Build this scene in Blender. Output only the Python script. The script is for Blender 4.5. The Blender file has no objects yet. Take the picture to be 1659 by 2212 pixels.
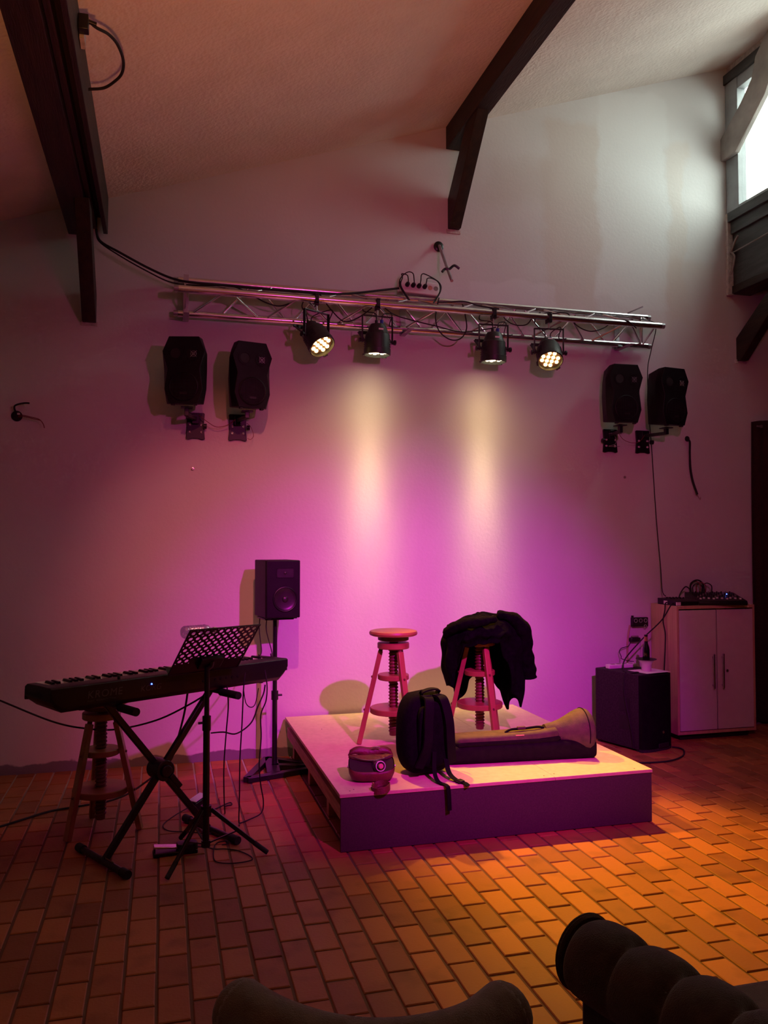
import bpy, bmesh, math, random
from math import sin, cos, pi, radians, sqrt, atan2, tan
from mathutils import Vector, Matrix, Euler
random.seed(7)
SC = bpy.context.scene
COL = SC.collection

# ------------------------------------------------------------------ camera
CAM_H = 1.55
F_PX, IMG_W, IMG_H = 1775.0, 1659, 2212
PITCH, YAW = radians(2.065), radians(15.108)
cam_d = bpy.data.cameras.new('camera')
cam = bpy.data.objects.new('camera', cam_d); COL.objects.link(cam)
cam.location = (0, 0, CAM_H)
cam.rotation_euler = Euler((pi/2 + PITCH, 0, -YAW), 'XYZ')
cam_d.sensor_fit = 'VERTICAL'; cam_d.sensor_height = 24.0
cam_d.lens = F_PX / IMG_H * 24.0
cam_d.clip_start = 0.05
SC.camera = cam

# ------------------------------------------------------------------ world, exposure, lights
SC.view_settings.view_transform = 'Standard'
SC.view_settings.look = 'None'
SC.view_settings.exposure = 0.0
SC.view_settings.gamma = 1.0
SC.view_settings.use_curve_mapping = False
SC.cycles.use_adaptive_sampling = True; SC.cycles.adaptive_threshold = 0.04
SC.cycles.max_bounces = 5; SC.cycles.diffuse_bounces = 3; SC.cycles.glossy_bounces = 2; SC.cycles.transmission_bounces = 2
SC.cycles.caustics_reflective = False; SC.cycles.caustics_refractive = False
wd = bpy.data.worlds.new('sky'); SC.world = wd; wd.use_nodes = True
bg = wd.node_tree.nodes['Background']
bg.inputs[0].default_value = (0.90, 1.0, 0.89, 1); bg.inputs[1].default_value = 8.0

def spot(name, loc, target, color, power, angle, blend=1.0, radius=0.05, parent=None):
    d = bpy.data.lights.new(name, 'SPOT')
    d.color = color; d.energy = power; d.spot_size = radians(angle); d.spot_blend = blend
    d.shadow_soft_size = radius
    o = bpy.data.objects.new(name, d); COL.objects.link(o)
    o.location = loc
    o.rotation_euler = (Vector(target) - Vector(loc)).to_track_quat('-Z', 'Y').to_euler()
    if parent is not None:
        o.parent = parent
    return o
# two stage lamps hung under the roof in the audience half of the room, behind the picture
spot('front_wash_violet', (1.7, 1.5, 2.95), (1.85, 5.98, 0.20), (1.0, 0.0, 0.97), 560, 53, 1.0, 0.03)
spot('front_wash_pink', (0.42, 2.2, 3.95), (0.95, 5.98, 0.85), (1.0, 0.17, 0.17), 285, 46, 1.0, 0.03)
# wide stray light of the violet lamp
spot('front_wash_violet_stray', (1.7, 1.5, 2.95), (2.05, 5.98, 1.5), (1.0, 0.08, 0.46), 118, 92, 1.0, 0.05)
# added amber-red fill light, no real lamp there, brightens the sloping ceiling
spot('ceiling_fill', (0.15, 0.45, 0.6), (0.75, 2.3, 4.4), (1.0, 0.32, 0.11), 400, 78, 1.0, 0.12)

# ------------------------------------------------------------------ materials
M = {}
def nodes_of(name):
    m = bpy.data.materials.new(name); m.use_nodes = True
    nt = m.node_tree; b = nt.nodes['Principled BSDF']
    return m, nt, b
def rgb(c): return (c[0], c[1], c[2], 1.0)
def N(nt, typ, **kw):
    n = nt.nodes.new(typ)
    for k, v in kw.items(): setattr(n, k, v)
    return n
def mat(name, col, rough=0.6, metal=0.0, var=0.12, scale=18.0, bump=0.0, bscale=120.0, col2=None, spec=None, coat=0.0, stretch=None, sheen=0.0):
    """plain procedural material: noise between two tones, optional fine bump"""
    m, nt, b = nodes_of(name)
    tc = N(nt, 'ShaderNodeTexCoord'); mp = N(nt, 'ShaderNodeMapping')
    nt.links.new(tc.outputs['Object'], mp.inputs['Vector'])
    if stretch: mp.inputs['Scale'].default_value = stretch
    nz = N(nt, 'ShaderNodeTexNoise'); nz.inputs['Scale'].default_value = scale; nz.inputs['Detail'].default_value = 3
    nt.links.new(mp.outputs[0], nz.inputs['Vector'])
    rp = N(nt, 'ShaderNodeValToRGB')
    c2 = col2 if col2 else tuple(max(0.0, c*(1-var)) for c in col)
    c1 = col if col2 else tuple(min(1.0, c*(1+var)) for c in col)
    rp.color_ramp.elements[0].position = 0.3; rp.color_ramp.elements[0].color = rgb(c2)
    rp.color_ramp.elements[1].position = 0.7; rp.color_ramp.elements[1].color = rgb(c1)
    nt.links.new(nz.outputs['Fac'], rp.inputs['Fac'])
    nt.links.new(rp.outputs['Color'], b.inputs['Base Color'])
    b.inputs['Roughness'].default_value = rough; b.inputs['Metallic'].default_value = metal
    if spec is not None: b.inputs['Specular IOR Level'].default_value = spec
    if coat: b.inputs['Coat Weight'].default_value = coat
    if sheen: b.inputs['Sheen Weight'].default_value = sheen
    if bump:
        n2 = N(nt, 'ShaderNodeTexNoise'); n2.inputs['Scale'].default_value = bscale; n2.inputs['Detail'].default_value = 1
        nt.links.new(mp.outputs[0], n2.inputs['Vector'])
        bp = N(nt, 'ShaderNodeBump'); bp.inputs['Strength'].default_value = bump; bp.inputs['Distance'].default_value = 0.01
        nt.links.new(n2.outputs['Fac'], bp.inputs['Height']); nt.links.new(bp.outputs[0], b.inputs['Normal'])
    M[name] = m
    return m
def emit(name, col, strength):
    m, nt, b = nodes_of(name)
    b.inputs['Base Color'].default_value = rgb(col)
    b.inputs['Emission Color'].default_value = rgb(col); b.inputs['Emission Strength'].default_value = strength
    M[name] = m
    return m

mat('black_plastic', (0.007, 0.007, 0.008), 0.42, var=0.2)
mat('black_rubber', (0.010, 0.010, 0.011), 0.75, var=0.2)
mat('black_metal', (0.009, 0.009, 0.010), 0.35, 0.0, var=0.2)
mat('lamp_black', (0.020, 0.024, 0.022), 0.45, 0.0, var=0.2, bump=0.05)
mat('speaker_black', (0.008, 0.0075, 0.008), 0.5, var=0.25, bump=0.04, bscale=300, spec=0.2)
mat('cone', (0.024, 0.02, 0.022), 0.35, var=0.3)
mat('cloth_mesh', (0.006, 0.006, 0.006), 0.85, var=0.3, bump=0.2, bscale=500, spec=0.1)
mat('alu', (0.78, 0.78, 0.80), 0.24, 1.0, var=0.05, bump=0.03, bscale=60)
mat('steel', (0.55, 0.55, 0.57), 0.3, 1.0, var=0.1)
mat('galv', (0.42, 0.42, 0.45), 0.45, 0.8, var=0.15)
mat('white_plastic', (0.78, 0.76, 0.74), 0.45, var=0.04)
mat('paper', (0.86, 0.83, 0.80), 0.8, var=0.03)
mat('key_white', (0.85, 0.83, 0.80), 0.25, var=0.02)
mat('key_black', (0.01, 0.01, 0.01), 0.3, var=0.2)
mat('print_grey', (0.085, 0.085, 0.09), 0.4, var=0.05)
mat('stool_wood', (0.33, 0.13, 0.055), 0.42, var=0.2, scale=9, stretch=(1, 1, 0.15), bump=0.03)
mat('stool_screw', (0.15, 0.06, 0.025), 0.5, var=0.25, scale=14)
mat('beam_wood', (0.020, 0.008, 0.004), 0.6, var=0.55, scale=5, stretch=(6, 0.5, 6), bump=0.3, bscale=30)
mat('beam_grey', (0.055, 0.056, 0.056), 0.65, var=0.35, scale=5, stretch=(5, 0.6, 5), bump=0.2, bscale=30)
mat('frame_grey', (0.30, 0.32, 0.33), 0.6, var=0.15, scale=6, bump=0.1, bscale=40)
mat('strut_grey', (0.33, 0.30, 0.28), 0.7, var=0.25, scale=5, stretch=(4, 1, 1), bump=0.2, bscale=35)
mat('plaster_edge', (0.55, 0.50, 0.47), 0.9, var=0.2, scale=30, bump=0.5, bscale=60)
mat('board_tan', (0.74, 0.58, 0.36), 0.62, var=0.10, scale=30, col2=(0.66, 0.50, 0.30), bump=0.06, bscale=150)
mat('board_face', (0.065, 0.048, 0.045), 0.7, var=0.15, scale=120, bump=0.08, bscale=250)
mat('rail_wood', (0.50, 0.30, 0.17), 0.7, var=0.25, scale=7, stretch=(6, 0.6, 6), bump=0.1)
mat('cab_beech', (0.62, 0.42, 0.26), 0.45, var=0.12, scale=6, stretch=(6, 6, 0.4))
mat('cab_white', (0.72, 0.66, 0.68), 0.4, var=0.03)
mat('plinth_black', (0.012, 0.010, 0.010), 0.7)
mat('curtain', (0.030, 0.004, 0.005), 0.95, var=0.3, scale=40, sheen=0.1)
mat('nylon_black', (0.0035, 0.003, 0.004), 0.85, var=0.4, scale=60, bump=0.25, bscale=260, spec=0.08)
mat('coat_black', (0.0028, 0.0025, 0.0035), 0.95, var=0.5, scale=35, bump=0.35, bscale=60, spec=0.06)
mat('strap_black', (0.005, 0.0045, 0.005), 0.8, var=0.3, bump=0.2, bscale=600, spec=0.12)
mat('case_canvas', (0.085, 0.060, 0.034), 0.8, var=0.25, scale=25, bump=0.3, bscale=350)
mat('case_dark', (0.009, 0.007, 0.007), 0.8, var=0.3, scale=30, bump=0.3, bscale=350, spec=0.12)
mat('bag_brown', (0.13, 0.036, 0.020), 0.5, var=0.3, scale=16, bump=0.25, bscale=90)
mat('bag_inside', (0.02, 0.008, 0.008), 0.9)
mat('cork_pink', (0.62, 0.30, 0.22), 0.6)
mat('velvet', (0.045, 0.036, 0.030), 0.9, var=0.3, scale=30, bump=0.3, bscale=400, sheen=0.35, spec=0.2)
mat('velvet_grey', (0.13, 0.11, 0.085), 0.9, var=0.25, scale=30, bump=0.3, bscale=400, sheen=0.35, spec=0.2)
mat('sub_black', (0.035, 0.026, 0.032), 0.7, var=0.3, scale=80, bump=0.25, bscale=400, spec=0.15)
mat('plug_blue', (0.01, 0.03, 0.35), 0.4)
mat('bottle_dark', (0.006, 0.008, 0.006), 0.12, var=0.2, coat=0.5)
mat('gold_foil', (0.5, 0.3, 0.12), 0.35, 0.8)
mat('ivory_pot', (0.72, 0.66, 0.62), 0.35, var=0.05)
mat('pot_rim', (0.035, 0.03, 0.03), 0.5)
mat('wire_grey', (0.25, 0.22, 0.20), 0.5)
mat('wire_red', (0.20, 0.03, 0.02), 0.5)
mat('conduit', (0.45, 0.30, 0.22), 0.5)
mat('lens_plate', (0.20, 0.13, 0.08), 0.4)
mat('washer', (0.75, 0.72, 0.72), 0.3, 0.9)
emit('led_amber', (1.0, 0.60, 0.20), 7.0)
emit('led_warm', (1.0, 0.80, 0.52), 7.0)
emit('led_blue', (0.05, 0.10, 1.0), 9.0)

def glass_mat(name, tint, rough=0.02, shine=0.05):
    m, nt, b = nodes_of(name)
    nt.nodes.remove(b)
    out = nt.nodes['Material Output']
    tr = N(nt, 'ShaderNodeBsdfTransparent'); tr.inputs[0].default_value = rgb(tint)
    gl = N(nt, 'ShaderNodeBsdfGlossy'); gl.inputs['Roughness'].default_value = rough
    mx = N(nt, 'ShaderNodeMixShader'); mx.inputs[0].default_value = shine
    nt.links.new(tr.outputs[0], mx.inputs[1]); nt.links.new(gl.outputs[0], mx.inputs[2])
    nt.links.new(mx.outputs[0], out.inputs['Surface'])
    M[name] = m
glass_mat('pane_glass', (0.95, 0.97, 0.98))
glass_mat('clear_plastic', (0.80, 0.80, 0.88), 0.08, 0.3)

# ---- wall: white paint with repainted patches and a ragged dark strip along the floor
def wall_material():
    m, nt, b = nodes_of('wall_paint'); L = nt.links
    tc = N(nt, 'ShaderNodeTexCoord')
    nz = N(nt, 'ShaderNodeTexNoise'); nz.inputs['Scale'].default_value = 2.2; nz.inputs['Detail'].default_value = 3
    L.new(tc.outputs['Object'], nz.inputs['Vector'])
    sub = N(nt, 'ShaderNodeVectorMath', operation='SUBTRACT'); sub.inputs[1].default_value = (0.5, 0.5, 0.5)
    L.new(nz.outputs['Color'], sub.inputs[0])
    scl = N(nt, 'ShaderNodeVectorMath', operation='SCALE'); scl.inputs['Scale'].default_value = 0.35
    L.new(sub.outputs[0], scl.inputs[0])
    add = N(nt, 'ShaderNodeVectorMath', operation='ADD'); L.new(tc.outputs['Object'], add.inputs[0]); L.new(scl.outputs[0], add.inputs[1])
    sx = N(nt, 'ShaderNodeSeparateXYZ'); L.new(add.outputs[0], sx.inputs[0])
    def edge(sock, a, w, inv=False):
        r = N(nt, 'ShaderNodeMapRange', interpolation_type='SMOOTHSTEP')
        r.inputs['From Min'].default_value = a-w; r.inputs['From Max'].default_value = a+w
        if inv: r.inputs['To Min'].default_value = 1; r.inputs['To Max'].default_value = 0
        L.new(sock, r.inputs['Value']); return r.outputs[0]
    def mul(a, c):
        n = N(nt, 'ShaderNodeMath', operation='MULTIPLY'); L.new(a, n.inputs[0])
        if isinstance(c, float): n.inputs[1].default_value = c
        else: L.new(c, n.inputs[1])
        return n.outputs[0]
    X, Z = sx.outputs['X'], sx.outputs['Z']
    def boxmask(x0, x1, z0, z1, w, k):
        a = mul(edge(X, x0, w), edge(X, x1, w, True)); c = mul(edge(Z, z0, w), edge(Z, z1, w, True))
        return mul(mul(a, c), k)
    base = N(nt, 'ShaderNodeTexNoise'); base.inputs['Scale'].default_value = 1.3; base.inputs['Detail'].default_value = 2
    L.new(tc.outputs['Object'], base.inputs['Vector'])
    rp = N(nt, 'ShaderNodeValToRGB')
    rp.color_ramp.elements[0].position = 0.3; rp.color_ramp.elements[0].color = (0.68, 0.665, 0.66, 1)
    rp.color_ramp.elements[1].position = 0.7; rp.color_ramp.elements[1].color = (0.74, 0.73, 0.725, 1)
    L.new(base.outputs['Fac'], rp.inputs['Fac'])
    cur = rp.outputs['Color']
    def over(mask, col):
        nonlocal cur
        mx = N(nt, 'ShaderNodeMix', data_type='RGBA')
        L.new(mask, mx.inputs[0]); L.new(cur, mx.inputs[6]); mx.inputs[7].default_value = rgb(col)
        cur = mx.outputs[2]
    over(boxmask(2.95, 3.45, 3.2, 5.0, 0.05, 0.45), (0.66, 0.56, 0.49))      # beige filled strip
    over(boxmask(4.12, 4.30, 3.4, 5.0, 0.03, 0.35), (0.68, 0.58, 0.50))
    over(boxmask(4.05, 4.66, 3.0, 3.9, 0.05, 0.4), (0.66, 0.56, 0.50))
    over(boxmask(2.45, 3.0, 4.25, 4.55, 0.10, 0.30), (0.55, 0.46, 0.40))     # smudge beside the brace
    over(boxmask(2.32, 3.05, 3.40, 3.62, 0.02, 0.5), (0.79, 0.79, 0.80))     # fresh white rectangle
    over(boxmask(3.45, 4.10, 3.5, 5.3, 0.03, 0.5), (0.79, 0.80, 0.80))
    # ragged unpainted strip above the floor
    n3 = N(nt, 'ShaderNodeTexNoise'); n3.inputs['Scale'].default_value = 7.0; n3.inputs['Detail'].default_value = 3
    L.new(tc.outputs['Object'], n3.inputs['Vector'])
    s0 = N(nt, 'ShaderNodeSeparateXYZ'); L.new(tc.outputs['Object'], s0.inputs[0])
    ma = N(nt, 'ShaderNodeMath', operation='MULTIPLY_ADD'); L.new(n3.outputs['Fac'], ma.inputs[0]); ma.inputs[1].default_value = -0.11
    L.new(s0.outputs['Z'], ma.inputs[2])
    over(edge(ma.outputs[0], 0.005, 0.006, True), (0.23, 0.21, 0.24))
    L.new(cur, b.inputs['Base Color'])
    b.inputs['Roughness'].default_value = 0.85; b.inputs['Specular IOR Level'].default_value = 0.25
    n4 = N(nt, 'ShaderNodeTexNoise'); n4.inputs['Scale'].default_value = 45; n4.inputs['Detail'].default_value = 2
    L.new(tc.outputs['Object'], n4.inputs['Vector'])
    bp = N(nt, 'ShaderNodeBump'); bp.inputs['Strength'].default_value = 0.10; bp.inputs['Distance'].default_value = 0.01
    L.new(n4.outputs['Fac'], bp.inputs['Height']); L.new(bp.outputs[0], b.inputs['Normal'])
    M['wall_paint'] = m
wall_material()
mat('plain_wall', (0.66, 0.62, 0.60), 0.85, var=0.06, scale=3, bump=0.1, bscale=45, spec=0.25)
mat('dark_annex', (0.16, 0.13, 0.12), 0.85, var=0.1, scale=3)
mat('ceiling_stucco', (0.74, 0.68, 0.63), 0.9, var=0.05, scale=4, bump=0.55, bscale=38, spec=0.2)

def brick_material():
    m, nt, b = nodes_of('terracotta'); L = nt.links
    gi = N(nt, 'ShaderNodeNewGeometry'); oi = N(nt, 'ShaderNodeObjectInfo')
    ad = N(nt, 'ShaderNodeMath', operation='ADD'); L.new(gi.outputs['Random Per Island'], ad.inputs[0]); L.new(oi.outputs['Random'], ad.inputs[1])
    fr = N(nt, 'ShaderNodeMath', operation='FRACT'); L.new(ad.outputs[0], fr.inputs[0])
    rp = N(nt, 'ShaderNodeValToRGB'); e = rp.color_ramp.elements
    e[0].position = 0.0; e[0].color = (0.25, 0.080, 0.033, 1); e[1].position = 1.0; e[1].color = (0.46, 0.155, 0.055, 1)
    k = e.new(0.35); k.color = (0.33, 0.108, 0.042, 1); k = e.new(0.7); k.color = (0.39, 0.13, 0.048, 1)
    L.new(fr.outputs[0], rp.inputs['Fac'])
    tc = N(nt, 'ShaderNodeNewGeometry')
    nz = N(nt, 'ShaderNodeTexNoise'); nz.inputs['Scale'].default_value = 6.5; nz.inputs['Detail'].default_value = 2
    L.new(tc.outputs['Position'], nz.inputs['Vector'])
    mr = N(nt, 'ShaderNodeMapRange'); mr.inputs['From Min'].default_value = 0.55; mr.inputs['From Max'].default_value = 0.8
    mr.inputs['To Min'].default_value = 1.0; mr.inputs['To Max'].default_value = 0.62
    L.new(nz.outputs['Fac'], mr.inputs['Value'])
    mx = N(nt, 'ShaderNodeMix', data_type='RGBA', blend_type='MULTIPLY'); mx.inputs[0].default_value = 1.0
    L.new(rp.outputs['Color'], mx.inputs[6]); L.new(mr.outputs[0], mx.inputs[7])
    L.new(mx.outputs[2], b.inputs['Base Color'])
    b.inputs['Roughness'].default_value = 0.55; b.inputs['Specular IOR Level'].default_value = 0.3
    n4 = N(nt, 'ShaderNodeTexNoise'); n4.inputs['Scale'].default_value = 90; n4.inputs['Detail'].default_value = 2
    L.new(tc.outputs['Position'], n4.inputs['Vector'])
    bp = N(nt, 'ShaderNodeBump'); bp.inputs['Strength'].default_value = 0.12; bp.inputs['Distance'].default_value = 0.01
    L.new(n4.outputs['Fac'], bp.inputs['Height']); L.new(bp.outputs[0], b.inputs['Normal'])
    M['terracotta'] = m
    m, nt, b = nodes_of('grout'); L = nt.links
    tc = N(nt, 'ShaderNodeNewGeometry'); s = N(nt, 'ShaderNodeSeparateXYZ'); L.new(tc.outputs['Position'], s.inputs[0])
    nz = N(nt, 'ShaderNodeTexNoise'); nz.inputs['Scale'].default_value = 3; L.new(tc.outputs['Position'], nz.inputs['Vector'])
    ma = N(nt, 'ShaderNodeMath', operation='MULTIPLY_ADD'); L.new(nz.outputs['Fac'], ma.inputs[0]); ma.inputs[1].default_value = 0.9; L.new(s.outputs['Y'], ma.inputs[2])
    mr = N(nt, 'ShaderNodeMapRange'); mr.inputs['From Min'].default_value = 5.55; mr.inputs['From Max'].default_value = 6.1
    L.new(ma.outputs[0], mr.inputs['Value'])
    mx = N(nt, 'ShaderNodeMix', data_type='RGBA'); L.new(mr.outputs[0], mx.inputs[0])
    mx.inputs[6].default_value = (0.15, 0.075, 0.05, 1); mx.inputs[7].default_value = (0.42, 0.36, 0.32, 1)
    L.new(mx.outputs[2], b.inputs['Base Color']); b.inputs['Roughness'].default_value = 0.9
    M['grout'] = m
brick_material()

# ------------------------------------------------------------------ mesh helpers
class MB:
    def __init__(self): self.v = []; self.f = []; self.T = Matrix.Identity(4)
    def add(self, verts, faces, T=None):
        T = self.T @ T if T is not None else self.T
        o = len(self.v)
        self.v += [tuple(T @ Vector(p)) for p in verts]
        self.f += [tuple(i+o for i in fc) for fc in faces]
        return self
    def box(self, c, s, rot=None, T=None):
        x, y, z = s[0]/2, s[1]/2, s[2]/2
        vs = [(-x,-y,-z),(x,-y,-z),(x,y,-z),(-x,y,-z),(-x,-y,z),(x,-y,z),(x,y,z),(-x,y,z)]
        m = Matrix.Translation(c)
        if rot is not None: m = m @ Euler(rot).to_matrix().to_4x4()
        if T is not None: m = T @ m
        return self.add(vs, [(0,3,2,1),(4,5,6,7),(0,1,5,4),(1,2,6,5),(2,3,7,6),(3,0,4,7)], m)
    def span(self, a, b):
        return self.box([(a[i]+b[i])/2 for i in range(3)], [abs(b[i]-a[i]) for i in range(3)])
    def bar(self, p0, p1, w, h, up=(0, 0, 1)):
        """square bar from p0 to p1; w across, h along up"""
        p0, p1 = Vector(p0), Vector(p1); d = (p1-p0); L = d.length; d.normalize()
        u = Vector(up); s = d.cross(u)
        if s.length < 1e-4: s = d.cross(Vector((1, 0, 0)))
        s.normalize(); u = s.cross(d).normalized()
        m = Matrix((s, d, u)).transposed().to_4x4(); m.translation = (p0+p1)/2
        return self.box((0,0,0), (w, L, h), T=m)
    def cyl(self, p0, p1, r0, r1=None, n=14, caps=True):
        r1 = r0 if r1 is None else r1
        p0, p1 = Vector(p0), Vector(p1); d = (p1-p0).normalized()
        a = d.orthogonal().normalized(); b = d.cross(a)
        vs = []
        for p, r in ((p0, r0), (p1, r1)):
            for i in range(n):
                t = 2*pi*i/n; vs.append(p + a*(r*cos(t)) + b*(r*sin(t)))
        fs = [(i, (i+1) % n, n+(i+1) % n, n+i) for i in range(n)]
        if caps: fs += [tuple(range(n-1, -1, -1)), tuple(range(n, 2*n))]
        return self.add(vs, fs)
    def tube(self, pts, r, n=8, caps=True):
        pts = [Vector(p) for p in pts]
        rs = r if isinstance(r, (list, tuple)) else [r]*len(pts)
        vs, fs = [], []; t0 = (pts[1]-pts[0]).normalized(); a = t0.orthogonal().normalized()
        for i, p in enumerate(pts):
            t = (pts[min(i+1, len(pts)-1)] - pts[max(i-1, 0)])
            t = t.normalized() if t.length > 1e-9 else t0
            a = (a - t*a.dot(t))
            a = a.normalized() if a.length > 1e-6 else t.orthogonal().normalized()
            b = t.cross(a)
            for k in range(n):
                q = 2*pi*k/n; vs.append(p + a*(rs[i]*cos(q)) + b*(rs[i]*sin(q)))
        for i in range(len(pts)-1):
            for k in range(n):
                fs.append((i*n+k, i*n+(k+1) % n, (i+1)*n+(k+1) % n, (i+1)*n+k))
        if caps:
            fs += [tuple(range(n-1, -1, -1)), tuple(range((len(pts)-1)*n, len(pts)*n))]
        return self.add(vs, fs)
    def lathe(self, prof, n=24, T=None, capb=True, capt=True):
        vs, fs = [], []
        for (r, z) in prof:
            for k in range(n):
                q = 2*pi*k/n; vs.append((r*cos(q), r*sin(q), z))
        for i in range(len(prof)-1):
            for k in range(n):
                fs.append((i*n+k, i*n+(k+1) % n, (i+1)*n+(k+1) % n, (i+1)*n+k))
        if capb: fs.append(tuple(range(n-1, -1, -1)))
        if capt: fs.append(tuple(range((len(prof)-1)*n, len(prof)*n)))
        return self.add(vs, fs, T)
    def loft(self, rings, T=None, caps=True, closed=True):
        n = len(rings[0]); vs = [p for r in rings for p in r]; fs = []
        for i in range(len(rings)-1):
            for k in range(n if closed else n-1):
                fs.append((i*n+k, i*n+(k+1) % n, (i+1)*n+(k+1) % n, (i+1)*n+k))
        if caps and closed:
            fs += [tuple(range(n-1, -1, -1)), tuple(range((len(rings)-1)*n, len(rings)*n))]
        return self.add(vs, fs, T)
    def prism(self, poly, h0, h1, T=None):
        return self.loft([[(x, y, h0) for x, y in poly], [(x, y, h1) for x, y in poly]], T)
    def ball(self, c, r, n=16, m=10, T=None):
        rx, ry, rz = (r, r, r) if isinstance(r, (int, float)) else r
        rings = []
        for i in range(m+1):
            a = -pi/2 + pi*i/m
            rr = max(cos(a), 1e-4)
            rings.append([(c[0]+rx*rr*cos(2*pi*k/n), c[1]+ry*rr*sin(2*pi*k/n), c[2]+rz*sin(a)) for k in range(n)])
        return self.loft(rings, T)
    def ring(self, c, R, r, n=24, k=8, T=None):
        vs, fs = [], []
        for i in range(n):
            a = 2*pi*i/n
            for j in range(k):
                q = 2*pi*j/k
                vs.append((c[0]+(R+r*cos(q))*cos(a), c[1]+(R+r*cos(q))*sin(a), c[2]+r*sin(q)))
        for i in range(n):
            for j in range(k):
                fs.append((i*k+j, ((i+1) % n)*k+j, ((i+1) % n)*k+(j+1) % k, i*k+(j+1) % k))
        return self.add(vs, fs, T)
    def mesh(self, name):
        me = bpy.data.meshes.new(name); me.from_pydata(self.v, [], self.f); me.update()
        bm = bmesh.new(); bm.from_mesh(me); bmesh.ops.recalc_face_normals(bm, faces=bm.faces); bm.to_mesh(me); bm.free()
        return me
    def build(self, name, material, parent=None, smooth=False, bevel=0.0, loc=None, rz=None, seg=2, angle=40):
        me = self.mesh(name)
        return link(name, me, material, parent, smooth, bevel, loc, rz, seg, angle)

def link(name, me, material, parent=None, smooth=False, bevel=0.0, loc=None, rz=None, seg=2, angle=40):
    if material is not None and not me.materials: me.materials.append(M[material])
    if smooth or bevel:
        for p in me.polygons: p.use_smooth = True
        if not bevel: me.set_sharp_from_angle(angle=radians(angle))
    o = bpy.data.objects.new(name, me); COL.objects.link(o)
    if parent is not None: o.parent = parent
    if loc is not None: o.location = loc
    if rz is not None: o.rotation_euler = (0, 0, rz)
    if bevel:
        bv = o.modifiers.new('bevel', 'BEVEL'); bv.width = bevel; bv.segments = seg; bv.limit_method = 'ANGLE'; bv.angle_limit = radians(35)
        bv.harden_normals = False
        me.set_sharp_from_angle(angle=radians(60))
    return o

def tag(o, label, cat, group=None, kind=None):
    o['label'] = label; o['category'] = cat
    if group: o['group'] = group
    if kind: o['kind'] = kind
    return o
def thing(name, label, cat, loc=(0, 0, 0), rz=0.0, group=None):
    o = bpy.data.objects.new(name, None); COL.objects.link(o)
    o.location = loc; o.rotation_euler = (0, 0, rz); o.empty_display_size = 0.05
    return tag(o, label, cat, group)
def struct(o):
    o['kind'] = 'structure'; return o
def spline(pts, per=8):
    """Catmull-Rom through pts"""
    P = [Vector(p) for p in pts]; out = []
    for i in range(len(P)-1):
        p0, p1, p2, p3 = P[max(i-1, 0)], P[i], P[i+1], P[min(i+2, len(P)-1)]
        for k in range(per):
            t = k/per
            out.append(0.5*((2*p1) + (p2-p0)*t + (2*p0-5*p1+4*p2-p3)*t*t + (3*p1-p0-3*p2+p3)*t**3))
    out.append(P[-1]); return out
def cable(name, label, pts, r=0.004, m='black_rubber', cat='cable', per=8, group=None):
    o = MB().tube(spline(pts, per), r, 8).build(name, m, None, smooth=True)
    return tag(o, label, cat, group)
def sub_cable(name, pts, r, parent, m='black_rubber', per=6):
    return MB().tube(spline(pts, per), r, 6).build(name, m, parent, smooth=True)
def text_mesh(name, body, size, material, parent, T, shear=0.0, extrude=0.0006, spacing=1.0):
    cu = bpy.data.curves.new(name, 'FONT'); cu.body = body; cu.size = size; cu.extrude = extrude; cu.shear = shear
    cu.space_character = spacing; cu.align_x = 'LEFT'; cu.resolution_u = 3
    t = bpy.data.objects.new(name, cu); COL.objects.link(t)
    bpy.context.view_layer.update()
    me = bpy.data.meshes.new_from_object(t.evaluated_get(bpy.context.evaluated_depsgraph_get()))
    bpy.data.objects.remove(t); bpy.data.curves.remove(cu)
    me.transform(T); me.materials.clear()
    return link(name, me, material, parent)
def rounded(w, h, r, n=4):
    pts = []
    for cx, cy, a0 in ((w/2-r, h/2-r, 0), (-w/2+r, h/2-r, pi/2), (-w/2+r, -h/2+r, pi), (w/2-r, -h/2+r, 1.5*pi)):
        for i in range(n+1):
            a = a0 + pi/2*i/n; pts.append((cx+r*cos(a), cy+r*sin(a)))
    return pts

# ================================================================== THE ROOM
YW = 5.985
def zc(x): return 4.084 + 0.336*x          # underside of the sloping ceiling
XL, XR, YN = -2.8, 7.0, -3.0
TXZ = Matrix(((1,0,0,0),(0,0,1,0),(0,1,0,0),(0,0,0,1)))   # (x, z, y) -> (x, y, z)

wall = MB()
wall.prism([(XL, -0.02), (XR, -0.02), (XR, 3.74), (4.80, 3.74), (4.80, 5.80), (XL, zc(XL)+0.08)], YW, YW+0.2, TXZ)
struct(wall.build('wall_back', 'wall_paint'))
struct(MB().span((XL-0.2, YN, -0.02), (XL, YW+0.2, 3.25)).build('wall_left', 'plain_wall'))
struct(MB().span((XL-0.2, YN-0.2, -0.02), (XR+0.2, YN, 5.9)).build('wall_front', 'plain_wall'))
struct(MB().span((XR, YN, -0.02), (XR+0.2, YW+0.2, 3.9)).build('wall_right', 'dark_annex'))
cl = MB()
cl.prism([(XL-0.2, zc(XL-0.2)), (4.95, zc(4.95)), (4.95, zc(4.95)+0.15), (XL-0.2, zc(XL-0.2)+0.15)], YN-0.2, YW+0.25, TXZ)
struct(cl.build('ceiling', 'ceiling_stucco'))
struct(MB().span((4.80, YN, 3.74), (XR+0.2, YW+0.2, 3.86)).build('ceiling_annex', 'dark_annex'))

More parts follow.
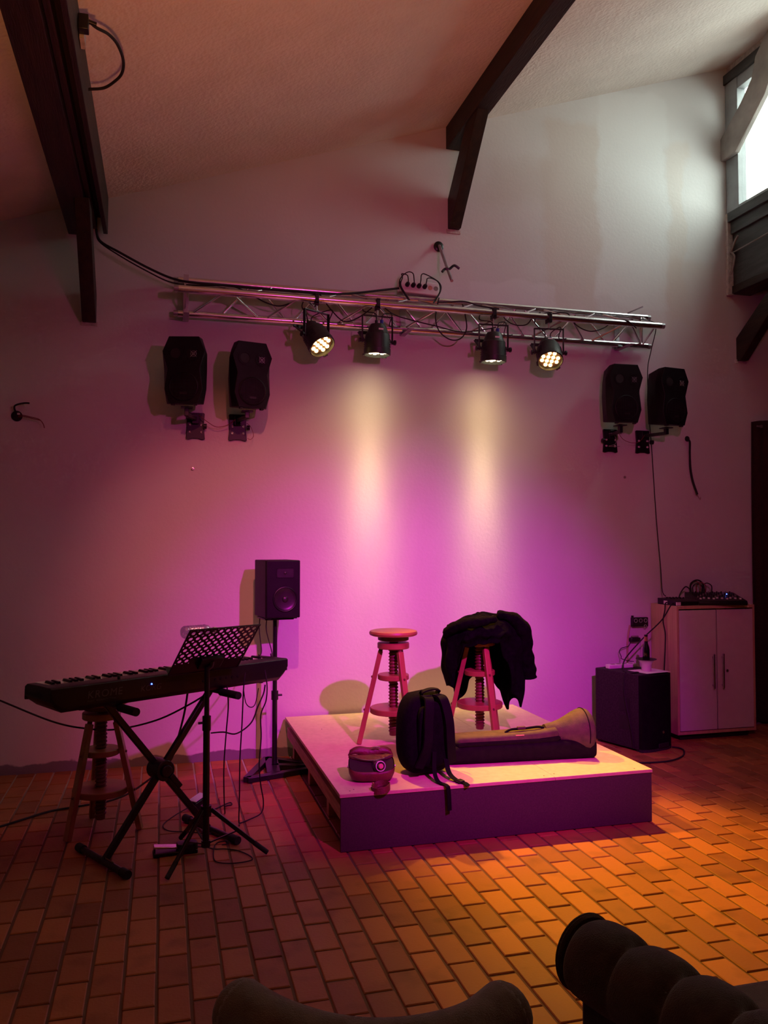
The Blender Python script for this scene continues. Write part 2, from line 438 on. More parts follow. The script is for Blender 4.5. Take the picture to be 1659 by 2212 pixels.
# ---- floor of terracotta bricks laid in columns
BW, BL, PX, PY = 0.1045, 0.2125, 0.1140, 0.2218
floor = struct(MB().span((XL-0.2, YN-0.2, -0.10), (XR+0.2, YW+0.1, -0.006)).build('floor', 'grout'))
def brick_verts(cx, cy, w, l, dz):
    b = 0.0035; x, y = w/2, l/2
    vs = [(cx-x, cy-y, -0.012), (cx+x, cy-y, -0.012), (cx+x, cy+y, -0.012), (cx-x, cy+y, -0.012),
          (cx-x, cy-y, -0.003+dz), (cx+x, cy-y, -0.003+dz), (cx+x, cy+y, -0.003+dz), (cx-x, cy+y, -0.003+dz),
          (cx-x+b, cy-y+b, dz), (cx+x-b, cy-y+b, dz), (cx+x-b, cy+y-b, dz), (cx-x+b, cy+y-b, dz)]
    fs = [(0,1,5,4),(1,2,6,5),(2,3,7,6),(3,0,4,7),(4,5,9,8),(5,6,10,9),(6,7,11,10),(7,4,8,11),(8,9,10,11)]
    return vs, fs
fwd = Vector((sin(YAW)*cos(PITCH), cos(YAW)*cos(PITCH), sin(PITCH))); rgt = Vector((cos(YAW), -sin(YAW), 0)); upv = rgt.cross(fwd)
def project(p):
    v = Vector(p) - Vector((0, 0, CAM_H)); d = v.dot(fwd)
    if d < 0.1: return None
    return IMG_W/2 + F_PX*v.dot(rgt)/d, IMG_H/2 - F_PX*v.dot(upv)/d, d
cand = []
for i in range(-23, 60):
    x0 = 0.4575 + i*PX
    off = 3.0215 if i % 2 == 0 else 3.1335
    for j in range(-26, 15):
        y0 = off + j*PY
        cx, cy, l = x0 + BW/2, y0 + BL/2, BL
        if y0 > YW - 0.03 or cx < XL or cx > XR or cy < YN: continue
        if y0 + BL > YW: l = YW - y0 - 0.004; cy = y0 + l/2
        q = project((cx, cy, 0)); area = -1
        if q and 0 < q[0] < IMG_W and 0 < q[1] < IMG_H and l == BL:
            hidden = (0.9 < cx < 2.6 and 4.1 < cy < 5.95) or (0.1 < cx < 0.66 and cy < 2.45) or (cx > 0.9 and cy < 2.3 and cx > 0.9)
            if not hidden: area = 1.0/q[2]**3
        cand.append((area, cx, cy, l))
cand.sort(reverse=True)
vs, fs = brick_verts(0, 0, BW, BL, 0.0)
brick_me = []
for k in range(3):
    me = bpy.data.meshes.new('brick'); me.from_pydata(*[brick_verts(0, 0, BW-0.001*k, BL-0.0015*k, 0)[0], [], fs]); me.materials.append(M['terracotta']); brick_me.append(me)
rest = MB()
for n, (a, cx, cy, l) in enumerate(cand):
    dz = random.uniform(-0.0014, 0.0)
    if n < 300 and a > 0:
        o = bpy.data.objects.new('brick', random.choice(brick_me)); COL.objects.link(o)
        o.parent = floor; o.location = (cx + random.uniform(-.0012, .0012), cy + random.uniform(-.002, .002), dz)
        o.rotation_euler = (random.uniform(-.004, .004), random.uniform(-.004, .004), random.uniform(-.006, .006))
    else:
        v_, f_ = brick_verts(cx + random.uniform(-.0012, .0012), cy + random.uniform(-.0015, .0015), BW-random.uniform(0, .002), l, dz)
        rest.add(v_, f_)
ro = rest.build('brick_field', 'terracotta', floor); ro['kind'] = 'stuff'

# ---- roof timbers
def timber(name, mb, m='beam_wood', bevel=0.004, parent=None):
    o = mb.build(name, m, parent, bevel=bevel)
    if parent is None: struct(o)
    return o
t1 = timber('trim_1', MB().span((-0.645, YN, 3.675), (-0.49, YW, zc(-0.6)+0.05)))
timber('side_plank', MB().span((-0.488, YN, 3.72), (-0.455, YW-0.02, zc(-0.45)+0.03)), parent=t1)
timber('outer_plank', MB().span((-0.415, YN, 3.695), (-0.385, YW-0.01, zc(-0.4)+0.03)), parent=t1)
MB().span((-0.455, YN, 3.80), (-0.415, YW-0.03, 3.86)).build('inner_strip', 'beam_wood', t1)
def brace(name, x0, x1, zw, zt, yt, th, parent_m='beam_wood'):
    """diagonal brace from the wall (height zw) up to a beam underside (zt) at distance yt"""
    mb = MB()
    poly = [(YW, zw), (YW, zw+th), (yt+0.02+ (0 if yt+th > YW else 0), zt), (yt-th*0.9, zt), (YW-0.055, zw-0.0)]
    T = Matrix(((0,0,1,0),(1,0,0,0),(0,1,0,0),(0,0,0,1)))
    mb.prism(poly, x0, x1, T)
    return timber(name, mb)
brace('trim_2', -0.545, -0.455, 3.065, 3.68, 5.50, 0.20)
b2 = timber('trim_3', MB().prism([(2.118, zc(2.11)+0.05), (2.118, 4.621), (2.24, 4.621), (2.24, zc(2.24)+0.05)], YN, YW, TXZ))
brace('trim_4', 2.131, 2.222, 3.985, 4.625, 5.56, 0.24)
# plaster sockets left under the two wall braces
struct(MB().span((-0.56, YW-0.012, 3.045), (-0.445, YW+0.01, 3.075)).build('trim_5', 'plaster_edge', bevel=0.004))
struct(MB().span((2.12, YW-0.012, 3.955), (2.235, YW+0.01, 3.99)).build('trim_6', 'plaster_edge', bevel=0.004))
# clerestory beam with sill boards
sb = timber('trim_7', MB().span((4.72, YN, 3.695), (4.86, YW, 4.30)), 'beam_grey')
timber('sill_board', MB().span((4.665, YN, 4.29), (4.90, YW, 4.372)), 'beam_grey', parent=sb)
timber('fascia_board', MB().span((4.695, YN, 4.19), (4.73, YW, 4.292)), 'beam_grey', parent=sb)
timber('bottom_rail', MB().span((4.70, YN, 3.675), (4.90, YW-0.01, 3.74)), 'beam_wood', parent=sb)
brace('trim_8', 4.755, 4.835, 3.10, 3.70, 5.44, 0.20)
struct(MB().span((4.74, YW-0.012, 3.08), (4.85, YW+0.01, 3.115)).build('trim_9', 'plaster_edge', bevel=0.004))
struct(MB().span((4.662, YW-0.03, 3.66), (4.72, YW, 4.37)).build('trim_10', 'plaster_edge', bevel=0.006))
# head beam of the clerestory
struct(MB().span((4.66, YN, 5.50), (4.78, YW-0.002, 5.585)).build('trim_11', 'beam_grey', bevel=0.004))
struct(MB().span((4.70, YN, 5.58), (4.80, YW-0.002, 5.72)).build('trim_12', 'plaster_edge'))
# ---- clerestory windows
for wi in range(1):
    y1 = YW - 0.004 - wi*1.75; y0 = y1 - 1.75
    root = bpy.data.objects.new('window_%d' % (wi+1), None); COL.objects.link(root); root['kind'] = 'structure'
    root.location = (4.72, (y0+y1)/2, 4.372)
    def W(name, a, b, m='frame_grey', bevel=0.004):
        mb = MB().span([a[i]-root.location[i] for i in range(3)], [b[i]-root.location[i] for i in range(3)])
        return mb.build(name, m, root, bevel=bevel)
    W('jamb', (4.675, y1-0.155, 4.372), (4.76, y1, 5.50)); W('jamb', (4.675, y0, 4.372), (4.76, y0+0.05, 5.50))
    W('head', (4.68, y0+0.05, 5.40), (4.755, y1-0.155, 5.50)); W('rail', (4.68, y0+0.05, 4.372), (4.755, y1-0.155, 4.40))
    W('pane', (4.715, y0+0.05, 4.40), (4.719, y1-0.155, 5.40), 'pane_glass', 0)
struct(MB().span((4.70, YN, 4.372), (4.80, YW-0.004-1.75, 5.60)).build('wall_clerestory', 'plain_wall'))
# diagonal strut in front of the window
T_yz = Matrix(((0,0,1,0),(1,0,0,0),(0,1,0,0),(0,0,0,1)))
struct(MB().prism([(YW, 4.83), (YW, 5.02), (5.72, 5.21), (5.59, 5.34), (5.54, 5.50), (5.30, 5.72), (5.10, 5.72), (5.44, 5.14), (5.80, 4.83)], 4.625, 4.672, T_yz).build('trim_13', 'strut_grey', bevel=0.006))

# ================================================================== STAGE PLATFORM
pf = thing('stage_platform', 'low wooden stage platform with tan board top and open left side', 'platform', (0, 0, 0))
PX0, PX1, PY0, PY1, PZ = 0.868, 2.640, 4.065, 5.945, 0.288
MB().span((PX0, PY0-0.004, PZ-0.018), (PX0+1.18, PY1, PZ)).build('deck_board', 'board_tan', pf, bevel=0.0015)
MB().span((PX0+1.1815, PY0-0.004, PZ-0.018), (PX1, PY1, PZ)).build('deck_board', 'board_tan', pf, bevel=0.0015)
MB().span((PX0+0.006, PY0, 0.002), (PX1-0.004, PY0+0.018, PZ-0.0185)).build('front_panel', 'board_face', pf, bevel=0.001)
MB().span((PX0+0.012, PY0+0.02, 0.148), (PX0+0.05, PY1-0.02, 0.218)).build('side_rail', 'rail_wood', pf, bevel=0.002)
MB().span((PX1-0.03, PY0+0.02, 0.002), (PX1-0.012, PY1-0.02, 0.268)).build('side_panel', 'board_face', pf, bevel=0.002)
MB().span((PX0+0.3, PY1-0.06, 0.148), (PX1-0.05, PY1-0.03, 0.268)).build('back_rail', 'rail_wood', pf, bevel=0.002)
for yy in (PY0+0.05, 4.63, 5.25, PY1-0.06):
    MB().span((PX0+0.052, yy-0.03, 0.002), (PX0+0.10, yy+0.03, 0.268)).build('post', 'rail_wood', pf, bevel=0.002)
for yy in (4.63, 5.25):
    MB().span((PX0+0.10, yy-0.02, 0.19), (PX1-0.04, yy+0.02, 0.268)).build('joist', 'rail_wood', pf, bevel=0.002)
for sx_, sy_ in ((0.93, 4.11), (0.955, 4.13), (1.5, 4.10), (2.0, 4.10), (2.07, 4.12), (2.55, 4.10), (1.05, 5.5)):
    MB().cyl((sx_, sy_, PZ-0.001), (sx_, sy_, PZ+0.0006), 0.004, n=8).build('screw_head', 'plinth_black', pf)

# ================================================================== STOOLS
def stool(label, loc, rz=0.0, seat=True):
    t = thing('screw_stool', label, 'stool', loc, rz, 'wooden screw stools')
    # legs at 165, 285 and 45 degrees
    for a in (165, 285, 45):
        c, s = cos(radians(a)), sin(radians(a))
        p_top = (0.080*c, 0.080*s, 0.575); p_bot = (0.214*c, 0.214*s, 0.0)
        m = MB().bar(p_bot, p_top, 0.036, 0.030, up=(c, s, 0.0))
        lg = m.build('leg', 'stool_wood', t, bevel=0.003)
        MB().cyl((0.083*c, 0.083*s, 0.565), (0.074*c, 0.074*s, 0.60), 0.013, n=10).build('tenon', 'stool_screw', lg)
        for z in (0.210, 0.415):
            r = 0.080 + (0.214-0.080)*(0.575-z)/0.575 + 0.012
            MB().cyl((r*c, r*s, z), ((r+0.010)*c, (r+0.010)*s, z), 0.008, 0.006, n=10).build('bolt_cap', 'stool_screw', lg, smooth=True)
    for r, z, h in ((0.146, 0.210, 0.034), (0.098, 0.415, 0.032), (0.100, 0.610, 0.036)):
        MB().lathe([(r-0.004, z-h/2), (r, z-h/2+0.004), (r, z+h/2-0.004), (r-0.004, z+h/2)], 32).build('disc', 'stool_wood', t, smooth=True)
    MB().lathe([(0.022, 0.052), (0.025, 0.056), (0.025, 0.66), (0.032, 0.665)], 16).build('screw_shaft', 'stool_screw', t, smooth=True)
    # one helical thread
    mb = MB(); pts = []; turns = 28; pitch = (0.63-0.07)/turns
    for i in range(turns*12+1):
        a = 2*pi*i/12; pts.append((0.0265*cos(a), 0.0265*sin(a), 0.07 + pitch*i/12))
    mb.tube(pts, 0.0055, 5).build('screw_thread', 'stool_screw', t, smooth=True)
    if seat:
        MB().lathe([(0.090, 0.642), (0.097, 0.646), (0.097, 0.668), (0.094, 0.671)], 32).build('seat_block', 'stool_screw', t, smooth=True)
        MB().lathe([(0.134, 0.671), (0.148, 0.677), (0.152, 0.688), (0.147, 0.700), (0.134, 0.704), (0.08, 0.7035), (0.03, 0.7033)], 40).build('seat', 'stool_wood', t, smooth=True)
    return t
stool('bare round-seat wooden screw stool standing upright on the stage platform', (1.405, 4.98, PZ+0.0035), radians(0))
stool('wooden screw stool under a black coat on the stage platform', (1.99, 5.0, PZ+0.0035), radians(-8))
stool('wooden screw stool on the brick floor behind the keyboard', (-0.307, 4.73, 0.0035), radians(60))

# ---- black coat thrown over the second stool
def coat():
    t = thing('coat', 'black coat thrown over the seat of a wooden stool', 'coat', (1.99, 5.0, PZ))
    nA, nR = 144, 40
    def lerp(keys, a):
        for (a0, h0), (a1, h1) in zip(keys, keys[1:]):
            if a0 <= a <= a1:
                u = (a-a0)/(a1-a0); u = u*u*(3-2*u); return h0*(1-u)+h1*u
    # by direction in degrees: 0 = +x (right), 270 = towards the room
    HEM = [(0, .52), (15, .56), (35, .45), (60, .34), (85, .40), (110, .50), (130, .52), (150, .43), (170, .36), (190, .30), (208, .21), (225, .125), (245, .105), (270, .11), (292, .13), (310, .24), (326, .44), (345, .56), (360, .52)]
    RAD = [(0, .300), (30, .275), (60, .215), (100, .205), (140, .225), (165, .245), (190, .250), (215, .225), (240, .200), (270, .190), (295, .200), (320, .250), (340, .295), (360, .300)]
    rings = []
    for j in range(nR+1):
        v = j/nR; ring = []
        for i in range(nA):
            d = 360*i/nA; a = radians(d); R = lerp(RAD, d); H = lerp(HEM, d)
            peak = 0.795 + 0.012*cos(a-0.2)
            if v < 0.40:
                u = v/0.40; r = R*0.86*u
                z = peak - 0.075*u**2.2 + (0.010*sin(4*a+3*u+1) + 0.008*sin(7*a-4*u) + 0.005*sin(13*a+2))*u
                z += 0.012*sin(r*38+1.5*cos(a))*u
            else:
                u = (v-0.40)/0.60
                r = R*(0.86 + 0.14*sin(min(1, u*2.6)*pi/2)) - R*0.14*u**1.5
                r += (0.017*sin(6*a+1.3+2.2*u) + 0.010*sin(11*a+4*u) + 0.006*sin(19*a+3*u))*min(1, u*2.2)
                r += 0.013*sin(u*11+2*a)*min(1, u*3)*(1-0.4*u)
                z = peak - 0.075 - (H-0.02)*u + 0.010*sin(4*a+4) + 0.008*sin(7*a-4) + 0.005*sin(13*a+2)
                z += 0.012*sin(R*0.86*38+1.5*cos(a))
                z += (0.020*sin(5*a+2) + 0.003*sin(14*a))*u*u
            ring.append((r*cos(a), r*sin(a), z))
        rings.append(ring)
    mb = MB(); mb.loft(rings[1:], caps=False)
    mb.f.append(tuple(range(nA)))
    me = mb.mesh('drape')
    o = link('drape', me, 'coat_black', t, smooth=True, angle=180)
    sd = o.modifiers.new('solid', 'SOLIDIFY'); sd.thickness = 0.010; sd.offset = -1
    # a sleeve hanging at the right and the rolled collar at the left
    P = spline([(0.08, -0.10, 0.80), (0.18, -0.13, 0.77), (0.26, -0.11, 0.68), (0.285, -0.07, 0.56), (0.315, -0.05, 0.45), (0.325, -0.04, 0.38)], 6)
    MB().tube(P, [0.022+0.030*min(1, i/10)+0.004*sin(i*1.3) for i in range(len(P))], 14).build('sleeve', 'coat_black', t, smooth=True, angle=180)
    P = spline([(-0.235, -0.02, 0.655), (-0.235, -0.07, 0.70), (-0.17, -0.14, 0.745), (-0.06, -0.165, 0.76), (0.05, -0.15, 0.775)], 6)
    MB().tube(P, [0.020+0.016*sin(pi*i/24)+0.003*sin(i*1.7) for i in range(len(P))], 12).build('collar', 'coat_black', t, smooth=True, angle=180)
coat()

# ================================================================== BAGS ON THE STAGE
def superbox(w, d, h, e=4.0, n=40, rings=14, taper=None, shift=None):
    """soft rounded box standing on z=0; taper(t)->(sx,sy), shift(t)->(dx,dy)"""
    out = []
    for j in range(rings+1):
        t = j/rings; zz = -1+2*t
        k = (1-abs(zz)**e)**(1/e) if abs(zz) < 1 else 0.0
        k = max(k, 0.02)
        sx, sy = taper(t) if taper else (1, 1); dx, dy = shift(t) if shift else (0, 0)
        ring = []
        for i in range(n):
            a = 2*pi*i/n; c, s = cos(a), sin(a)
            q = (abs(c)**e + abs(s)**e)**(-1/e)
            ring.append((dx + w/2*k*q*c*sx, dy + d/2*k*q*s*sy, h/2*(1+zz)))
        out.append(ring)
    return out
def zsamp(r): return r
bp_ = thing('backpack', 'black backpack standing upright on the front of the stage', 'backpack', (1.405, 4.33, PZ+0.0005), radians(14))
MB().loft(superbox(0.325, 0.20, 0.445, 3.2, 44, 26, lambda t: (1.0-0.16*t**2.2, 1.0-0.12*t), lambda t: (0.0, 0.03*t))).build('body', 'nylon_black', bp_, smooth=True, angle=180)
MB().loft(superbox(0.25, 0.09, 0.24, 3.0, 36, 16), Matrix.Translation((0, 0.095, 0.03))).build('front_pocket', 'nylon_black', bp_, smooth=True, angle=180)
MB().loft(superbox(0.20, 0.05, 0.36, 4, 32, 12), Matrix.Translation((0.0, -0.085, 0.04))).build('back_pad', 'nylon_black', bp_, smooth=True, angle=180)
def ribbon(pts, w, th, side, per=8):
    """flat strap along pts; side = width direction"""
    P = spline(pts, per); s = Vector(side).normalized(); rings = []
    for i, p in enumerate(P):
        t = (P[min(i+1, len(P)-1)] - P[max(i-1, 0)]).normalized()
        ss = (s - t*s.dot(t)).normalized(); u = ss.cross(t)
        rings.append([tuple(p+ss*a+u*b) for a, b in ((-w/2, -th/2), (w/2, -th/2), (w/2, th/2), (-w/2, th/2))])
    return MB().loft(rings)
for sx in (-1, 1):
    ribbon([(0.035*sx, -0.05, 0.425), (0.045*sx, -0.11, 0.41), (0.065*sx, -0.135, 0.30), (0.075*sx, -0.135, 0.17), (0.105*sx, -0.10, 0.06)], 0.052, 0.012, (1, 0, 0)).build('shoulder_strap', 'strap_black', bp_, smooth=True)
ribbon([(-0.05, -0.03, 0.43), (-0.05, -0.055, 0.452), (0.0, -0.06, 0.462), (0.05, -0.055, 0.452), (0.05, -0.03, 0.43)], 0.025, 0.008, (0, 1, 0.2)).build('carry_handle', 'strap_black', bp_, smooth=True)
ribbon([(-0.02, -0.12, 0.14), (-0.045, -0.16, 0.05), (-0.055, -0.21, 0.012), (-0.045, -0.272, 0.006), (-0.04, -0.287, -0.02), (-0.036, -0.290, -0.12)], 0.024, 0.003, (1, 0, 0)).build('loose_strap', 'strap_black', bp_, smooth=True)
ribbon([(0.06, -0.11, 0.09), (0.04, -0.17, 0.035), (0.045, -0.23, 0.010), (0.06, -0.285, 0.006), (0.066, -0.31, -0.004)], 0.028, 0.004, (1, 0, 0)).build('loose_strap', 'strap_black', bp_, smooth=True)
MB().box((0.05, -0.26, 0.011), (0.034, 0.04, 0.012)).build('buckle', 'black_plastic', bp_, bevel=0.003)
for zz in (0.22,):
    MB().tube(spline([(0.165, 0.03, 0.33), (0.178, 0.02, 0.25), (0.172, 0.015, 0.17)]), 0.004, 6).build('zip', 'steel', bp_, smooth=True)
MB().box((0.178, 0.01, 0.24), (0.006, 0.012, 0.035)).build('zip_puller', 'black_plastic', bp_)

# ---- open brown wash bag
wb = thing('wash_bag', 'open brown leather wash bag beside the backpack', 'bag', (1.085, 4.275, PZ+0.0005), radians(-10))
def bag_ring(w, d, z, tilt=0.0):
    out = []
    for k in range(40):
        a = 2*pi*k/40; c, q = cos(a), sin(a)
        y = d/2*(abs(q)**0.6)*(1 if q >= 0 else -1)
        out.append((w/2*(abs(c)**0.6)*(1 if c >= 0 else -1), y, z + tilt*y/(d/2)))
    return out
o = MB().loft([bag_ring(0.17, 0.10, 0.002), bag_ring(0.215, 0.135, 0.012), bag_ring(0.240, 0.155, 0.04), bag_ring(0.246, 0.155, 0.066, 0.012), bag_ring(0.244, 0.142, 0.088, 0.030)], caps=False)
o.f.append(tuple(range(39, -1, -1)))
o.build('body', 'bag_brown', wb, smooth=True, angle=180)
MB().loft([bag_ring(0.236, 0.134, 0.085, 0.029), bag_ring(0.222, 0.128, 0.05, 0.01), bag_ring(0.19, 0.11, 0.022)], caps=True).build('lining', 'bag_inside', wb, smooth=True)
# raised back flap folded towards the wall
fl = []
for j in range(9):
    v = j/8
    fl.append([(-0.122+0.244*u + 0.010*(1-2*u)*v, 0.066 - 0.008*sin(pi*v) + 0.018*v, 0.112 + 0.042*v + 0.006*sin(3*pi*u) - 0.018*v*abs(2*u-1)**3) for u in [k/12 for k in range(13)]])
mb = MB(); mb.loft(fl, caps=False, closed=False)
o = mb.build('flap', 'bag_brown', wb, smooth=True, angle=180); sd = o.modifiers.new('solid', 'SOLIDIFY'); sd.thickness = 0.006
fl = []
for j in range(7):
    v = j/6
    fl.append([(-0.120+0.240*u, 0.066 - 0.066*v*(0.35+0.65*sin(pi*u)), 0.116 + 0.006*sin(pi*v) - 0.020*v*(0.5+0.5*sin(pi*u))) for u in [k/12 for k in range(13)]])
mb = MB(); mb.loft(fl, caps=False, closed=False)
o = mb.build('inner_fold', 'bag_brown', wb, smooth=True, angle=180); sd = o.modifiers.new('solid', 'SOLIDIFY'); sd.thickness = 0.004
MB().tube(spline([(-0.115, 0.048, 0.112), (-0.06, 0.014, 0.104), (0.0, 0.0, 0.100), (0.06, 0.014, 0.104), (0.115, 0.048, 0.112)]), 0.0028, 6).build('zip', 'steel', wb, smooth=True)
for sx in (-1, 1):
    MB().cyl((0.122*sx, 0.0, 0.07), (0.128*sx, 0.0, 0.07), 0.008, n=12).build('stud', 'steel', wb, smooth=True)
MB().tube(spline([(0.01, 0.06, 0.150), (0.03, 0.058, 0.156), (0.05, 0.056, 0.153)]), 0.003, 6).build('zip_puller', 'steel', wb, smooth=True)
# glass bottle poking out of the bag
gb = thing('glass_bottle', 'round glass bottle mouth with pink stopper poking out of the wash bag', 'bottle', (1.112, 4.225, PZ+0.082), radians(5))
Tt = Euler((radians(78), 0, 0)).to_matrix().to_4x4()
MB().lathe([(0.030, -0.06), (0.030, 0.0), (0.027, 0.012), (0.024, 0.02), (0.026, 0.026), (0.026, 0.032), (0.020, 0.034)], 24, Tt).build('neck', 'clear_plastic', gb, smooth=True)
MB().ring((0, 0, 0.030), 0.0245, 0.003, 28, 8, Tt).build('lip', 'white_plastic', gb, smooth=True)
MB().lathe([(0.013, 0.02), (0.014, 0.036), (0.012, 0.040), (0.006, 0.041)], 18, Tt).build('stopper', 'cork_pink', gb, smooth=True)
# coiled leather strap on the platform edge
st = thing('leather_belt', 'coiled brown leather strap hanging over the platform edge below the wash bag', 'belt', (1.085, 4.085, PZ), 0)
pts = []
for i in range(44):
    a = i/43*2*pi*1.35 + 0.4; r = 0.036 + 0.004*i/43
    pts.append((r*1.15*cos(a), r*0.9*sin(a) - 0.012, 0.006 + 0.012*sin(a*1.0+1.0) - 0.014*(i/43)))
rings = []
P = [Vector(p) for p in pts]
for i, p in enumerate(P):
    t = (P[min(i+1, 43)] - P[max(i-1, 0)]).normalized(); u = Vector((0, 0.25, 1)); u = (u - t*u.dot(t)).normalized(); s = u.cross(t)
    rings.append([tuple(p+u*a+s*b) for a, b in ((0.0, -0.0018), (0.030, -0.0018), (0.030, 0.0018), (0.0, 0.0018))])
MB().loft(rings).build('strap', 'bag_brown', st, smooth=True)
MB().box((-0.038, 0.005, 0.025), (0.010, 0.012, 0.03)).build('buckle', 'gold_foil', st, bevel=0.002)

# ---- trombone gig bag
tc_ = thing('trombone_case', 'soft trombone case with tan flared bell end lying on the stage', 'instrument case', (2.03, 4.47, PZ+0.0005), radians(-3.5))
def rrect(w, h, r, zc_, y0=0.0):
    return [(y0+x, zc_+z) for x, z in rounded(w, h, r, 4)]
def xloft(secs):
    return [[(x, y, z) for (y, z) in sec] for x, sec in secs]
MB().loft(xloft([(-0.47, rrect(0.14, 0.085, 0.03, 0.045)), (-0.455, rrect(0.17, 0.10, 0.03, 0.051)), (-0.2, rrect(0.185, 0.104, 0.028, 0.053)), (0.2, rrect(0.195, 0.106, 0.028, 0.054)), (0.42, rrect(0.21, 0.110, 0.028, 0.056)), (0.435, rrect(0.195, 0.10, 0.03, 0.055))])).build('base', 'case_dark', tc_, smooth=True, angle=60)
# long accessory pocket on the lid
MB().loft(xloft([(-0.405, rrect(0.10, 0.028, 0.012, 0.112)), (-0.385, rrect(0.150, 0.052, 0.022, 0.124)), (-0.15, rrect(0.155, 0.056, 0.024, 0.126)), (0.08, rrect(0.155, 0.062, 0.026, 0.132)), (0.20, rrect(0.150, 0.072, 0.03, 0.142)), (0.225, rrect(0.11, 0.045, 0.02, 0.130))])).build('pocket', 'case_canvas', tc_, smooth=True, angle=60)
MB().loft(xloft([(-0.408, rrect(0.12, 0.022, 0.008, 0.108)), (-0.388, rrect(0.162, 0.026, 0.008, 0.110)), (0.08, rrect(0.166, 0.028, 0.008, 0.112)), (0.205, rrect(0.160, 0.034, 0.008, 0.118)), (0.228, rrect(0.12, 0.022, 0.008, 0.116))])).build('pocket_gusset', 'case_dark', tc_, smooth=True, angle=60)
MB().tube(spline([(-0.38, -0.079, 0.108), (-0.1, -0.081, 0.110), (0.1, -0.081, 0.113), (0.22, -0.072, 0.118)]), 0.0035, 6).build('piping', 'case_dark', tc_, smooth=True)
# bell end: horizontal flare
Tb = Matrix.Translation((0, 0.0, 0.135)) @ Matrix(((0,0,1,0),(0,1,0,0),(-1,0,0,0),(0,0,0,1))).to_4x4()
bell = []
for x, r in ((0.15, 0.052), (0.20, 0.062), (0.25, 0.078), (0.295, 0.100), (0.335, 0.121), (0.365, 0.133), (0.392, 0.137), (0.415, 0.130), (0.431, 0.112), (0.440, 0.085), (0.443, 0.04)):
    ring = []
    for i in range(32):
        a = 2*pi*i/32; y, z = r*cos(a), r*sin(a)
        zz = 0.136 + z
        if zz < 0.05: zz = 0.05
        ring.append((x, y*0.9, zz))
    bell.append(ring)
MB().loft(bell).build('bell_cover', 'case_canvas', tc_, smooth=True, angle=70)
seam = [(0.385, 0.9*0.1375*cos(a), 0.136+0.1375*sin(a)) for a in [pi*(-0.1) + 1.2*pi*k/24 for k in range(25)]]
MB().tube(seam, 0.003, 6).build('seam', 'case_dark', tc_, smooth=True)
MB().tube(spline([(-0.10, -0.02, 0.155), (-0.06, -0.02, 0.172), (0.02, -0.02, 0.174), (0.10, -0.02, 0.180), (0.14, -0.02, 0.172)]), 0.007, 8).build('carry_handle', 'strap_black', tc_, smooth=True)
MB().box((0.0, -0.02, 0.178), (0.05, 0.02, 0.018)).build('handle_wrap', 'case_canvas', tc_, bevel=0.004)
MB().box((-0.03, -0.079, 0.15), (0.05, 0.003, 0.006)).build('label_strip', 'cork_pink', tc_)
for x in (0.37, 0.39):
    MB().ring((0, 0, 0), 0.006, 0.0015, 14, 6, Matrix.Translation((x, -0.106, 0.09)) @ Euler((pi/2, 0, 0)).to_matrix().to_4x4()).build('zip_ring', 'steel', tc_, smooth=True)

# ================================================================== LIGHTING TRUSS
def S(p, k=1.012): return (p[0]*k, p[1]*k, CAM_H+(p[2]-CAM_H)*k)
tr = thing('lighting_truss', 'triangular aluminium lighting truss mounted high along the back wall', 'truss', S((1.94, 5.85, 3.14)))
def TL(p):
    return tuple(a-b for a, b in zip(S(p), S((1.94, 5.85, 3.14))))
TX0, TX1 = 0.062, 3.825
ROWS = {'rt': (5.85, 3.374), 'rb': (5.85, 3.140), 'ft': (5.655, 3.257)}
for k, (y, z) in ROWS.items():
    ch = MB().cyl(TL((TX0+0.03, y, z)), TL((TX1-0.03, y, z)), 0.025, n=20).build('chord', 'alu', tr, smooth=True)
    for a, b in ((TX0, TX0+0.035), (TX1-0.035, TX1)):
        MB().cyl(TL((a, y, z)), TL((b, y, z)), 0.0215, n=20).build('end_spigot', 'galv', ch, smooth=True)
def struts(ka, kb, ph):
    (ya, za), (yb, zb) = ROWS[ka], ROWS[kb]
    n = 7; step = (TX1-TX0-0.16)/n
    x = TX0 + 0.10 + ph
    for i in range(n):
        xa, xm, xb = x+i*step, x+(i+0.5)*step, x+(i+1)*step
        if xb > TX1-0.05: xb = TX1-0.06
        if xm > TX1-0.05: continue
        MB().cyl(TL((xa+0.02, ya, za)), TL((xm-0.02, yb, zb)), 0.0085, n=10).build('strut', 'alu', tr, smooth=True)
        MB().cyl(TL((xm+0.02, yb, zb)), TL((xb-0.02, ya, za)), 0.0085, n=10).build('strut', 'alu', tr, smooth=True)
struts('rb', 'ft', 0.0); struts('rb', 'rt', 0.20); struts('rt', 'ft', 0.10)
for y0, z0, y1, z1 in ((5.85, 3.14, 5.85, 3.374), (5.85, 3.14, 5.655, 3.257), (5.85, 3.374, 5.655, 3.257)):
    for x in (TX0+0.075, TX1-0.075):
        MB().cyl(TL((x, y0, z0)), TL((x, y1, z1)), 0.0085, n=10).build('end_strut', 'alu', tr, smooth=True)
